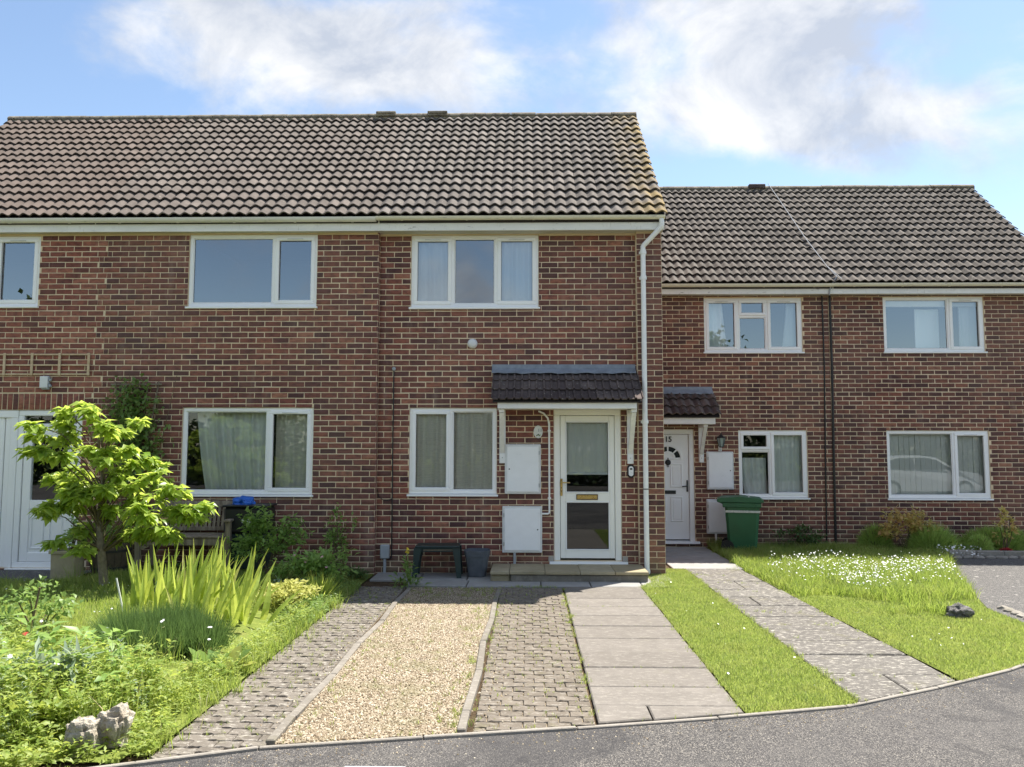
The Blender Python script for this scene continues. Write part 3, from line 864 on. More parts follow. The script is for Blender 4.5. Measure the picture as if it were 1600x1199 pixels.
slab_path('slab_path', 'clean concrete slab path leading to the glazed front door', rows, 'concrete_slab', 3, .006)
rows = []; y = .42; r_ = random.Random(9)
while y > -4.35:
    h = r_.choice((.55, .6, .62, .45)); sp = r_.uniform(2.42, 2.68); sk = r_.uniform(-.01, .02)
    x1_ = 2.93 + (.42 - y) * .028
    if r_.random() < .12: rows += [(2.165, sp, y, y - h, 0), (sp + .006, x1_, y, y - h, 0)]
    else: rows.append((2.165, x1_, y, y - h, sk))
    y -= h + .008
rows += [(2.165, 2.60, y, kerb_y(2.165) + .022, 0, kerb_y(2.60) + .022), (2.606, 3.06, y, kerb_y(2.606) + .022, 0, kerb_y(3.06) + .022)]
slab_path('slab_path', 'lichen covered slab path between the grass strip and daisy lawn', rows, 'lichen_slab', 17, .004)
rows = [(2.0, 2.98, .43 + i * .62, .43 + (i + 1) * .62 - .006, 0) for i in range(4)]
rows = [(a0, b0, d0, c0, e0) for a0, b0, c0, d0, e0 in rows]
slab_path('slab_path', 'shaded plain slabs before the white door numbered fifteen', rows, 'patio_slab', 19, .006)
rows = []
x = -2.0
for w in (.62, .6, .62, .6, .6, .76):
    rows.append((x, x + w, -.03, -.6, 0)); x += w + .004
x = -1.5
for w in (.75, .9, .6, .62, .30): rows.append((x, x + w, -.606, -1.03, 0)); x += w + .004
slab_path('patio', 'grey slab paving along the wall under the plastic table', rows, 'patio_slab', 23, .004)
sheet('tarmac_path', [(-9.0, -.1), (-5.72, -.1), (-5.8, -.75), (-6.2, -1.15), (-9.0, -1.3)], .028, 'tarmac_grey', 'grey tarmac apron before the white door behind the tree', 'path')

# edging boards either side of the gravel
def edging(label, pts):
    root = empty('path_edging', (pts[0][0], pts[0][1], 0)); tag(root, label, 'edging', 'edgings of the gravel strip')
    for (xa, ya), (xb, yb) in zip(pts, pts[1:]):
        L = math.hypot(xb - xa, yb - ya); m = MB(); m.box(.004, L - .004, -.026, .026, -.05, .014 + rnd.uniform(-.004, .004), .006)
        o = m.build('edging_length', 'edging_stone', root); o.location = (xa - pts[0][0], ya - pts[0][1], 0); o.rotation_euler = (rnd.uniform(-.03, .03), 0, math.atan2(yb - ya, xb - xa))
edging('concrete edging between the gravel and the lichen spotted block path', [(-1.40, -1.2), (-1.425, -2.1), (-1.40, -3.02), (-1.44, -3.92), (-1.425, -4.84), (-1.455, -5.76), (-1.45, -6.2)])
edging('concrete edging between the gravel and the middle block path', [(-.335, -1.1), (-.36, -2.0), (-.352, -2.9), (-.385, -3.82), (-.365, -4.74), (-.39, -5.66), (-.392, -6.0)])

# gravel strip: loose stones on a bed
GRAV = [(-1.39, -1.12), (-.37, -1.12), (-.40, -6.0), (-1.42, -6.2)]
sheet('gravel_bed', GRAV, -.008, 'gravel_bed', 'buff gravel bed under the loose stones', 'gravel')
def in_poly(P, poly):
    x, y = P[:, 0], P[:, 1]; ins = np.zeros(len(P), bool); n = len(poly); j = n - 1
    for i in range(n):
        xi, yi = poly[i]; xj, yj = poly[j]
        c = ((yi > y) != (yj > y)) & (x < (xj - xi) * (y - yi) / (yj - yi + 1e-12) + xi); ins ^= c; j = i
    return ins
def scatter(poly, n):
    p = np.array(poly); lo, hi = p.min(0), p.max(0); out = np.zeros((0, 2))
    while len(out) < n:
        q = rng.uniform(lo, hi, (n * 2, 2)); out = np.concatenate([out, q[in_poly(q, poly)]])
    return out[:n]
def fbm(P, s, seed=0):
    return np.array([mnoise.fractal(Vector((x * s + seed, y * s, seed * .7)), 1.0, 2.0, 3) for x, y in P])
N = 62000
P = scatter(GRAV, N)
octv = np.array([(1, 0, 0), (-1, 0, 0), (0, 1, 0), (0, -1, 0), (0, 0, 1), (.75, .75, .35), (-.75, .7, .4), (.7, -.75, .3), (-.7, -.75, .35)], float)
oct_v = np.array([(1, 0, 0), (0, 1, 0), (-1, 0, 0), (0, -1, 0), (0, 0, 1.0)]); oct_f = np.array([(0, 1, 4), (1, 2, 4), (2, 3, 4), (3, 0, 4)])
sz = rng.uniform(.004, .0098, (N, 1)); an = rng.uniform(0, 6.28, N)
V = np.repeat(oct_v[None], N, 0) * (1 + rng.uniform(-.35, .35, (N, 5, 3))) * sz[:, None] * np.array([1.15, .85, .75])
c_, s_ = np.cos(an), np.sin(an)
Vx = V[..., 0] * c_[:, None] - V[..., 1] * s_[:, None]; Vy = V[..., 0] * s_[:, None] + V[..., 1] * c_[:, None]
V = np.stack([Vx + P[:, 0, None], Vy + P[:, 1, None], V[..., 2] - .006 + rng.uniform(0, .004, (N, 1))], -1)
F = (oct_f[None] + 5 * np.arange(N)[:, None, None]).reshape(-1, 3)
tag(link('gravel', mesh_np('gravel', V.reshape(-1, 3), F), None, 'gravel_stone'), 'loose golden buff gravel between two concrete edgings', 'gravel', None, 'stuff')

# ------------------------------------------------------------------ the houses
YF = -.09; ROOF = dict(ye=-.29, ze=4.765, yr=2.63, zr=7.37)
D2 = 2.958; ROOF2 = dict(ye=2.68, ze=4.45, yr=5.58, zr=7.04)
def house(label): 
    h = empty('terraced_house'); return tag(h, label, 'house', 'houses of the brick terrace')
UPW = 3.552
# --- A: red brick end house behind the young tree
hA = house('redder brick end house with wooden trellis, behind the young tree')
holesA = [(-8.5, -6.73, 3.565, 4.575), (-8.3, -6.04, .05, 2.165)]
wA = wall_backing(hA, -9.0, -5.9, -.1, 4.6, YF, holesA, 5.4, (ROOF['yr'], 7.3), (True, False))
sol = [(-8.32 + i * .0752, 2.165 + .1125, .066, .215) for i in range(31)]
lay_bricks(wA, 'brick_red', -8.99, -5.9, -.075, 4.6, YF, holesA + [(-8.36, -6.02, 2.165, 2.395)], .04, 300, (-6.6, 3.0), sol, (0, .1125))
rooms(hA, holesA, YF)
window(hA, *holesA[0], YF, [(0, .655, 0, 1, 'f'), (.655, 1, 0, 1, 's')], 'white window cut by the picture edge')
roof(hA, -9.07, -5.9, **ROOF, ncol=11, nrow=16, mat='tile_left', yback=5.55, seed=1)
eaves(hA, -9.07, -5.9, YF, 4.6, .11, 4.755, -.275, 'fascia_clean', 'gutter_white', .055, 3)
# --- B
hB = house('brick house with climbing plant and bench below, two wide windows')
holesB = [(-4.656, -2.886, UPW, 4.584), (-4.67, -2.89, 1.005, 2.198)]
wB = wall_backing(hB, -5.9, -2.04, -.1, 4.6, YF, holesB, 5.4, (ROOF['yr'], 7.3), (False, True))
lay_bricks(wB, 'brick_second', -5.9, -2.042, -.075, 4.6, YF, holesB, .015, 300, (-3.0, 2.4), (), (.1125, 0))
m = MB(); m.box(-2.06, -2.0405, YF + .001, .02, -.1, 4.598); m.build('wall_return', 'side_brick', hB)
rooms(hB, holesB, YF)
window(hB, *holesB[0], YF, [(0, .665, 0, 1, 'f'), (.665, 1, 0, 1, 's')], 'upper window reflecting plain blue sky')
window(hB, *holesB[1], YF, [(0, .655, 0, 1, 'f'), (.655, 1, 0, 1, 's')], 'lower window with net curtain and pot plants')
roof(hB, -5.9, -2.02, **ROOF, ncol=13, nrow=16, mat='tile_second', yback=5.55, seed=2)
eaves(hB, -5.9, -2.05, YF, 4.6, .11, 4.755, -.275, 'fascia_clean', 'gutter_white', .055, 4)
# --- C
hC = house('brick house with glazed white door under a tiled porch canopy')
holesC = [(-1.609, .145, UPW, 4.588), (-1.607, -.422, 1.012, 2.2), (.344, 1.25, .165, 2.185)]
wC = wall_backing(hC, -2.04, 1.47, -.1, 4.6, 0.0, holesC, 5.4, (ROOF['yr'], 7.3), (False, False))
lay_bricks(wC, 'brick_main', -2.038, 1.468, -.075, 4.6, 0.0, holesC, .07, 300, (-.35, 2.3))
m = MB(); y_ = YF + .0045
m.quad((1.47, y_, -.1), (1.81, y_, -.1), (1.81, y_, 4.6), (1.47, y_, 4.6)); m.quad((1.47, y_, -.1), (1.47, y_, 4.6), (1.47, .02, 4.6), (1.47, .02, -.1))
wP = m.build('pier', 'mortar', hC)
# pier: stretcher and header courses by turns, faces on front and on the reveal
ex = []; k = -1
while k * PZ < 4.55:
    zc = k * PZ + .0375
    if k % 2: ex += [(1.582, zc, .215, .065), (1.7535, zc, .105, .065)]
    else: ex += [(1.525, zc, .102, .065), (1.696, zc, .215, .065)]
    k += 1
r_ = random.Random(77)
bd = {}
for (xx, zc, L, H) in ex:
    kk = round(L, 3)
    if kk not in bd:
        me = bpy.data.meshes.new('brick'); me.from_pydata(brick_verts(L, H, .0045), [], BRICK_F); me.materials.append(MATS['brick_brown']); bd[kk] = me
    o = bpy.data.objects.new('brick', bd[kk]); COL.objects.link(o); o.parent = wP; o.location = (xx, YF + r_.uniform(-.002, .0015), zc); o.rotation_euler = (0, r_.uniform(-.004, .004), 0)
m = MB(); m.add([(1.8085, y_, -.1), (1.8085, 5.4, -.1), (1.8085, 5.4, 4.6), (1.8085, ROOF['yr'], 7.3), (1.8085, -.03, 4.75), (1.8085, y_, 4.6)], ((0, 1, 2, 3, 4, 5),)); m.build('gable_wall', 'side_brick', hC)
rooms(hC, holesC[:2], 0.0)
window(hC, *holesC[0], 0.0, [(0, .325, 0, 1, 's'), (.325, .67, 0, 1, 'f'), (.67, 1, 0, 1, 's')], 'three light upper window with pale blue curtains')
window(hC, *holesC[1], 0.0, [(0, .475, 0, 1, 's'), (.475, 1, 0, 1, 'f')], 'lower window with striped linen curtains')
roof(hC, -2.02, 1.862, **ROOF, ncol=13, nrow=16, mat='tile_main', yback=5.55, seed=3)
eaves(hC, -2.05, 1.83, 0.0, 4.6, .2, 4.762, -.28, 'fascia_paint', 'gutter_cream', .045, 5)
for rx in (-2.45, -1.56):
    m = MB(); m.box(rx - .17, rx + .17, 2.63 - .14, 2.63 + .14, 7.36, 7.448, .012); m.box(rx - .145, rx + .145, 2.63 - .155, 2.63 + .155, 7.395, 7.432, .004); m.build('ridge_vent', 'ridge_tile', hC)
# downpipe with swan neck
m = MB(); pr = .034
m.tube([(1.785, -.28, 4.72), (1.79, -.28, 4.64), (1.785, -.275, 4.615), (1.57, -.15, 4.40), (1.553, -.142, 4.375), (1.553, -.142, 4.3), (1.553, -.142, 2.3), (1.556, -.142, .06)], pr, 12)
dp = m.build('downpipe', 'pipe_white', hC); smooth_by_angle(dp, 40)
for zz_ in (4.27, 3.92, 1.98, .02):
    m = MB(); m.lathe([(pr + .002, -.03), (pr + .008, -.026), (pr + .008, .026), (pr + .002, .03)], (1.553, -.142, zz_ + .03), 12)
    m.box(1.503, 1.603, -.118, -.0935, zz_ + .012, zz_ + .045); m.build('pipe_clip', 'pipe_white', dp)
m = MB(); m.lathe([(pr + .001, 0), (pr + .0025, .001), (pr + .0025, .012), (pr + .001, .013)], (1.555, -.142, 1.115), 12); m.build('black_band', 'black_plastic', dp)
# --- D and E
hD = house('set back brick house numbered fifteen with half round door light')
holesD = [(3.044, 4.73, 3.291, 4.262), (3.591, 4.757, .80, 1.971), (1.95, 2.833, .05, 1.986)]
wD = wall_backing(hD, 1.83, 5.185, -.1, 4.3, D2, holesD, 8.2, (ROOF2['yr'], 6.97), (True, False))
lay_bricks(wD, 'brick_brown', 1.832, 5.183, -.075, 4.3, D2, holesD, .03, 300, (3.9, 2.4))
rooms(hD, holesD[:2], D2)
window(hD, *holesD[0], D2, [(0, .347, 0, 1, 's'), (.347, .642, 0, .66, 'f'), (.347, .642, .66, 1, 's'), (.642, 1, 0, 1, 's')], 'upper window with a small top light in the middle')
window(hD, *holesD[1], D2, [(0, .464, 0, .70, 'f'), (0, .464, .70, 1, 's'), (.464, 1, 0, 1, 's')], 'lower window with net curtains beside the bin')
roof(hD, 1.872, 5.19, **ROOF2, ncol=12, nrow=16, mat='tile_right', yback=8.45, seed=4)
eaves(hD, 1.84, 5.19, D2, 4.3, .18, 4.45, D2 - .255, 'fascia_paint', 'gutter_cream', .05, 6)
m = MB(); m.box(4.74 - .17, 4.74 + .17, 5.58 - .14, 5.58 + .14, 7.03, 7.12, .012); m.build('ridge_vent', 'tile_canopy', hD)
hE = house('rightmost brick house with vertical blinds and a planted bed')
holesE = [(6.119, 7.835, 3.293, 4.275), (6.1, 7.822, .794, 1.968)]
wE = wall_backing(hE, 5.185, 9.15, -.1, 4.3, D2, holesE, 8.2, (ROOF2['yr'], 6.97), (False, True))
lay_bricks(wE, 'brick_brown', 5.187, 9.148, -.075, 4.3, D2, holesE, .09, 300, (6.4, 2.4))
rooms(hE, holesE, D2)
window(hE, *holesE[0], D2, [(0, .654, 0, 1, 'f'), (.654, 1, 0, 1, 's')], 'upper window with a blind pulled up')
window(hE, *holesE[1], D2, [(0, .656, 0, 1, 'f'), (.656, 1, 0, 1, 's')], 'lower window with closed vertical blinds')
roof(hE, 5.19, 9.2, **ROOF2, ncol=14, nrow=16, mat='tile_right', yback=8.45, seed=5)
eaves(hE, 5.19, 9.2, D2, 4.3, .18, 4.455, D2 - .255, 'fascia_clean', 'gutter_cream', .05, 7)

# ------------------------------------------------------------------ curtains and blinds
yc = .11
curtain('curtain', 'pale blue curtain in the upper window above the porch, nearer the bench', -1.54, -1.08, 3.56, 4.55, yc, 'curtain_blue', 9, seed=1, group='pale blue curtains')
curtain('curtain', 'pale blue curtain in the upper window above the porch, nearer the downpipe', -.41, .10, 3.56, 4.55, yc, 'curtain_blue', 9, seed=2, group='pale blue curtains')
curtain('curtain', 'oatmeal linen curtain behind the opening half of the window by the porch', -1.56, -1.07, 1.03, 2.17, yc, 'curtain_linen', 8, seed=3, group='linen curtains')
curtain('curtain', 'oatmeal linen curtain behind the fixed half of the window by the porch', -1.02, -.45, 1.03, 2.17, yc, 'curtain_linen', 8, seed=4, group='linen curtains')
curtain('net_curtain', 'sheer net curtain behind the wide pane above the bench', -4.55, -3.50, 1.03, 2.17, yc + .03, 'curtain_net', 8, .03, (-4.40, -3.5), seed=5)
curtain('net_curtain', 'sheer net curtain behind the narrow sash above the blue bag', -3.46, -2.94, 1.03, 2.17, yc + .04, 'curtain_linen', 8, .025, seed=6)
curtain('net_curtain', 'net curtain gathered aside behind the lower pane near door fifteen', 3.66, 4.1, .83, 1.5, D2 + .17, 'curtain_net', 9, .025, (3.74, 4.1), seed=7)
curtain('net_curtain', 'net curtain behind the tall sash above the green bin', 4.16, 4.72, .83, 1.94, D2 + .17, 'curtain_net', 9, .025, seed=8)
curtain('curtain', 'white curtain at the upper window over the lantern', 3.07, 3.40, 3.3, 4.24, D2 + .2, 'curtain_blue', 8, .025, (3.07, 3.50), seed=9)
curtain('curtain', 'thin white curtain at the upper window beside the party wall', 4.52, 4.70, 3.3, 4.24, D2 + .2, 'curtain_blue', 10, .02, (4.42, 4.70), seed=10)
curtain('curtain', 'white curtain in the narrow sash of the rightmost upper window', 7.5, 7.8, 3.3, 4.24, D2 + .2, 'curtain_blue', 8, .02, seed=11)
curtain('curtain', 'white curtain in the wide pane of the rightmost upper window', 6.78, 7.2, 3.3, 4.1, D2 + .28, 'curtain_blue', 4, .01, seed=12)
m = MB(); m.box(6.15, 7.80, D2 + .12, D2 + .16, 4.12, 4.25, .004); tag(m.build('roller_blind', 'blind_cream'), 'rolled up cream blind across the rightmost upper window', 'blind')
vb = empty('vertical_blind', (6.1, D2 + .16, .8)); tag(vb, 'cream vertical slat blind closed behind the rightmost lower window', 'blind')
sl = MB(); sl.box(-.052, .052, -.002, .002, 0, 1.13); slm = sl.mesh('slat'); slm.materials.append(MATS['blind_cream'])
for i in range(19):
    o = bpy.data.objects.new('slat', slm); COL.objects.link(o); o.parent = vb; o.location = (.05 + i * .09, rnd.uniform(-.004, .004), .01); o.rotation_euler = (0, rnd.uniform(-.006, .006), .13 + rnd.uniform(-.06, .06))
db = empty('door_blind', (.79, .10, 1.33)); tag(db, 'sage roller blind half lowered behind the front door glass', 'blind')
m = MB(); n_ = 40
V = [(-.33 + .66 * i / n_, .012 * abs(math.sin(i * .55)), z) for z in (0, .74) for i in range(n_ + 1)]
m.add(V, [(i, i + 1, n_ + 2 + i, n_ + 1 + i) for i in range(n_)]); m.build('cloth', 'blind_sage', db)
m = MB(); m.box(-.335, .335, -.012, .012, -.03, .0, .004); m.build('bottom_bar', 'curtain_blue', db)

# ------------------------------------------------------------------ doors
def lettering(name, body, size, ext, off, parent):
    tx = bpy.data.curves.new(name, 'FONT'); tx.body = body; tx.size = size; tx.extrude = ext; tx.align_x = 'CENTER'; tx.offset = off
    tmp = bpy.data.objects.new('tmp', tx); COL.objects.link(tmp); bpy.context.view_layer.update()
    me = bpy.data.meshes.new_from_object(tmp.evaluated_get(bpy.context.evaluated_depsgraph_get())); me.name = name
    bpy.data.objects.remove(tmp); return link(name, me, parent, 'black_plastic')
def glass_pane(x0, x1, z0, z1, y, parent, name='pane'):
    g = MB(); g.quad((x0, y, z0), (x1, y, z0), (x1, y, z1), (x0, y, z1)); return g.build(name, 'glass', parent)
d = empty('front_door', (0, 0, 0), 0, hC); d['label'] = 'cream white glazed door with brass letter plate'
x0, x1, z0, z1 = .344, 1.25, .165, 2.185
f = MB(); f.box(x0 + .002, x0 + .085, .012, .10, z0, z1 - .085, .008); f.box(x1 - .085, x1 - .002, .012, .10, z0, z1 - .085, .008); f.box(x0 + .002, x1 - .002, .012, .10, z1 - .084, z1 - .002, .008)
f.build('door_frame', 'upvc_cream', d)
lf = MB(); la, lb = x0 + .09, x1 - .09; zb, zt = z0 + .03, z1 - .09
gx0, gx1 = .502, 1.092
lf.box(la, gx0, .025, .085, zb, zt, .006); lf.box(gx1, lb, .025, .085, zb, zt, .006)
for q in ((2.02, zt), (.945, 1.06), (zb, .30)): lf.box(gx0 + .0005, gx1 - .0005, .026, .084, q[0], q[1], .004)
lf.build('door_leaf', 'upvc_cream', d)
for (c0, c1) in ((1.06, 2.02), (.30, .945)):
    b = MB(); ring(b, gx0, gx1, c0, c1, .016, .018, .05, .006); b.build('glazing_bead', 'upvc', d)
    b = MB(); ring(b, gx0 + .014, gx1 - .014, c0 + .014, c1 - .014, .005, .035, .045, 0); b.build('gasket', 'black_plastic', d)
    glass_pane(gx0 + .012, gx1 - .012, c0 + .012, c1 - .012, .05, d)
lp = MB(); lp.box(.645, .935, .012, .026, .968, 1.043, .005); lpo = lp.build('letter_plate', 'brass_dark', d)
lp = MB(); lp.box(.658, .922, .004, .0135, .980, 1.031, .005); lp.build('letter_flap', 'brass', lpo)
h = MB(); h.box(.432, .462, .010, .026, 1.02, 1.25, .006); hp = h.build('handle_plate', 'brass', d)
h = MB(); h.tube([(.447, .02, 1.20), (.447, -.03, 1.20), (.455, -.035, 1.20), (.56, -.035, 1.197)], .009, 8); h.build('door_handle', 'brass', hp)
h = MB(); h.lathe([(.006, 0), (.006, .002)], (.447, .010, 1.075), 10, 'y'); h.build('keyhole', 'black_plastic', hp)
s = MB(); s.prism([(.1, .165), (-.05, .155), (-.055, .125), (.0, .122), (.1, .125)], 'x', .285, 1.32); s.build('threshold', 'upvc', d)
for xx in (.27, 1.255): 
    s = MB(); s.box(xx, xx + .07, -.012, .0, .16, .225, .004); s.build('sill_end', 'concrete_sill', d)
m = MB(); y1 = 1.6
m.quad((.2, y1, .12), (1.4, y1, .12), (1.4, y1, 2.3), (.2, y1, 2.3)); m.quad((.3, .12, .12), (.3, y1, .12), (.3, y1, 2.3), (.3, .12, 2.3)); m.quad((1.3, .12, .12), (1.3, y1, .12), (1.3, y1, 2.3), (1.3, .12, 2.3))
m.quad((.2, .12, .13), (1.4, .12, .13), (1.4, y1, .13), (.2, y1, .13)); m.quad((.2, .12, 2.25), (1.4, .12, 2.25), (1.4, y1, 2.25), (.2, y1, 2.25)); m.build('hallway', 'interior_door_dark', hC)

# number fifteen: moulded white door with fan light
d = empty('front_door', (0, 0, 0), 0, hD); d['label'] = 'white panelled door with black handle and knocker'
x0, x1, z0, z1 = 1.95, 2.833, .05, 1.986
f = MB(); f.box(x0, x0 + .085, D2 + .02, D2 + .1, z0, z1 - .085, .008); f.box(x1 - .085, x1 - .002, D2 + .02, D2 + .1, z0, z1 - .085, .008); f.box(x0, x1 - .002, D2 + .02, D2 + .1, z1 - .084, z1 - .002, .008); f.build('door_frame', 'upvc', d)
lf = MB(); lf.box(x0 + .09, x1 - .09, D2 + .045, D2 + .1, z0 + .07, z1 - .09, .004); leaf15 = lf.build('door_leaf', 'upvc', d)
cx15 = 2.393; yd = D2 + .044
def raised(xa, xb, za, zb): 
    m = MB(); ring(m, xa, xb, za, zb, .022, yd - .010, yd + .002, .007); m.box(xa + .04, xb - .04, yd - .006, yd + .002, za + .04, zb - .04, .005); m.build('panel_moulding', 'upvc', leaf15)
for xa in (2.15, 2.43):
    raised(xa, xa + .205, 1.00, 1.40); raised(xa, xa + .205, .42, .84)
m = MB(); N = 14
for k in range(N):
    t0, t1 = math.pi * k / N, math.pi * (k + 1) / N
    P = lambda r_, t: (cx15 + r_ * math.cos(t), yd - .012, 1.49 + r_ * math.sin(t) * .95); Q = lambda r_, t: (cx15 + r_ * math.cos(t), yd + .001, 1.49 + r_ * math.sin(t) * .95)
    for (ra, rb) in ((.215, .245), (.095, .125)):
        m.add([P(ra, t0), P(rb, t0), P(rb, t1), P(ra, t1), Q(ra, t0), Q(rb, t0), Q(rb, t1), Q(ra, t1)], [(0, 1, 2, 3), (1, 5, 6, 2), (0, 3, 7, 4)])
m.box(cx15 - .245, cx15 + .245, yd - .012, yd + .001, 1.468, 1.492, .004); m.build('fan_surround', 'upvc', leaf15)
for k in range(4):
    m = MB(); t0 = math.pi * (k + .10) / 4; t1 = math.pi * (k + .90) / 4; vs = []
    for j in range(5): t = t0 + (t1 - t0) * j / 4; vs += [(cx15 + .13 * math.cos(t), yd - .003, 1.49 + .13 * math.sin(t) * .95), (cx15 + .21 * math.cos(t), yd - .003, 1.49 + .21 * math.sin(t) * .95)]
    m.add(vs, [(2 * j, 2 * j + 1, 2 * j + 3, 2 * j + 2) for j in range(4)]); m.build('fan_pane', 'car_glass', leaf15)
m = MB(); m.lathe([(.0, 0), (.045, .0), (.05, .008), (.03, .02), (.0, .022)], (cx15, yd, 1.42), 14, 'y'); m.box(cx15 - .008, cx15 + .008, yd - .02, yd, 1.34, 1.50, .003); m.build('door_knocker', 'black_plastic', leaf15)
m = MB(); m.box(2.25, 2.52, yd - .012, yd, .885, .945, .004); m.build('letter_plate', 'black_plastic', leaf15)
m = MB(); m.box(2.702, 2.73, yd - .012, yd, .92, 1.12, .006); m.tube([(2.716, yd - .01, 1.02), (2.716, yd - .05, 1.02), (2.62, yd - .05, 1.012)], .009, 8); m.build('door_handle', 'black_plastic', leaf15)
o = lettering('house_number', '15', .125, .003, .0035, leaf15); o.location = (cx15 + .01, yd - .004, 1.775); o.rotation_euler = (math.pi / 2, 0, 0)
s = MB(); s.prism([(D2 + .1, .10), (D2 - .05, .09), (D2 - .055, .055), (D2 + .1, .055)], 'x', 1.93, 2.90); s.build('threshold', 'upvc', d)

# white door and ribbed side panel behind the tree
d = empty('front_door', (0, 0, 0), 0, hA); d['label'] = 'white half glazed door with two lower panels'
yA = YF
f = MB(); ring(f, -6.92, -6.042, .05, 2.16, .075, yA + .015, yA + .09, .008); f.box(-6.845, -6.117, yA + .017, yA + .088, 1.93, 1.98, .004); f.build('door_frame', 'upvc', d)
lf = MB(); xa, xb = -6.835, -6.127
lf.box(xa, xa + .11, yA + .03, yA + .085, .13, 1.925, .004); lf.box(xb - .11, xb, yA + .03, yA + .085, .13, 1.925, .004)
for q in ((1.78, 1.925), (.83, .95), (.13, .25)): lf.box(xa + .1105, xb - .1105, yA + .031, yA + .084, q[0], q[1], .004)
lf.box(xa + .1105, xb - .1105, yA + .045, yA + .08, .25, .83); lf.build('door_leaf', 'upvc', d)
for px_ in (-6.70, -6.45):
    m = MB(); ring(m, px_, px_ + .18, .30, .73, .02, yA + .03, yA + .046, .007); m.build('panel_moulding', 'upvc', d)
glass_pane(xa + .1, xb - .1, .95, 1.78, yA + .06, d); glass_pane(-6.845, -6.117, 1.98, 2.09, yA + .06, d, 'fanlight')
m = MB(); m.box(-6.62, -6.36, yA + .02, yA + .032, .865, .905, .004); m.build('letter_plate', 'white_trim', d)
s = MB(); s.box(-6.98, -6.03, yA - .04, yA + .09, .03, .049, .004); s.build('threshold', 'upvc', d)
sp = empty('side_panel', (0, 0, 0), 0, hA)
for i in range(13):
    m = MB(); x = -7.02 - .1 * i; m.box(x - .088, x, yA + .03, yA + .07, .05, 2.06, .012); m.build('panel_board', 'upvc', sp)
m = MB(); m.box(-8.3, -6.925, yA + .01, yA + .09, 2.06, 2.16, .006); m.box(-7.02, -6.925, yA + .012, yA + .088, .05, 2.0595, .006); m.quad((-8.3, yA + .075, .05), (-7.02, yA + .075, .05), (-7.02, yA + .075, 2.06), (-8.3, yA + .075, 2.06)); m.build('panel_frame', 'upvc', sp)

# ------------------------------------------------------------------ porch canopies
def canopy(house_, x0, x1, yw, zt, ze, dep, kind, ncol, nrow, fx0, fx1, fz0, fz1, fy, mat, label, brackets, lead):
    c = empty('porch_canopy', (0, 0, 0), 0, house_); c['label'] = label
    pitch = math.atan2(zt - ze, dep); Ls = math.hypot(zt - ze, dep); g = Ls / nrow; w = (x1 - x0) / ncol; r_ = random.Random(int(x1 * 10))
    me = tile_mesh(kind, w, g, mat)
    dk = MB(); dk.prism([(yw, zt - .02), (yw - dep + .03, ze - .005), (yw - dep + .03, ze - .025), (yw, zt - .045)], 'x', x0 + .02, x1 - .02); dk.build('deck', 'roof_felt', c)
    for j in range(nrow):
        for i in range(ncol):
            o = bpy.data.objects.new('roof_tile', me); COL.objects.link(o); o.parent = c
            o.location = (x0 + i * w, yw - dep + math.cos(pitch) * g * j, ze + math.sin(pitch) * g * j + r_.uniform(-.003, .003)); o.rotation_euler = (pitch + r_.uniform(-.015, .015), 0, r_.uniform(-.01, .01))
    l = MB(); a0, a1 = lead; n = 24
    V = []
    for i in range(n + 1):
        x = a0 + (a1 - a0) * i / n
        wv = .006 * math.sin(i * 2.1) + .004 * math.sin(i * .9)
        V += [(x, yw - .004, zt + .115), (x, yw - .012, zt + .06 + wv * .3), (x, yw - .10, zt - .005 + wv), (x, yw - .10, zt - .014 + wv)]
    F = [(4 * i + k, 4 * i + k + 4, 4 * i + k + 5, 4 * i + k + 1) for i in range(n) for k in range(3)]
    l.add(V, F); l.build('lead_flashing', 'lead_sheet', c)
    f = MB(); f.box(fx0, fx1, fy - .02, fy, fz0, fz1, .004); f.box(fx0, fx0 + .02, fy, yw - .002, fz0 + .002, fz1 - .002, .003); f.box(fx1 - .02, fx1, fy, yw - .002, fz0 + .002, fz1 - .002, .003)
    f.box(fx0 + .02, fx1 - .02, fy, yw - .002, fz0 + .012, fz0 + .022); f.build('fascia', 'fascia_clean', c)
    for bx, zb in brackets:
        b = empty('bracket', (bx, yw, 0), 0, c)
        m = MB(); m.box(-.042, .042, -.032, -.001, zb, fz0 + .01, .004); m.box(-.035, .035, fy - yw + .03, -.032, fz0 - .045, fz0 - .001, .004)
        m.prism([(-.032, zb + .13), (fy - yw + .04, fz0 - .05), (fy - yw + .10, fz0 - .05), (-.032, zb + .21)], 'x', -.03, .03); m.box(-.036, .036, -.045, -.032, zb, zb + .125, .004); m.build('bracket_timber', 'fascia_clean', b)
        m = MB(); m.lathe([(.007, 0), (.007, .003)], (0, -.045, zb + .075), 8, 'y'); m.build('bolt', 'grey_box', b)
canopy(hC, -.475, 1.475, 0.0, 2.675, 2.265, .56, 'flat', 10, 3, -.395, 1.40, 2.165, 2.275, -.48, 'tile_canopy', 'dark tiled canopy over the glazed door', [(-.345, 1.455), (1.37, 1.45)], (-.49, 1.45))
canopy(hD, 1.84, 3.185, D2, 2.60, 2.19, .52, 'roll', 5, 3, 1.9, 3.10, 2.06, 2.20, D2 - .44, 'tile_canopy', 'dark roll tiled canopy over door fifteen', [(2.95, 1.42)], (1.84, 3.16))

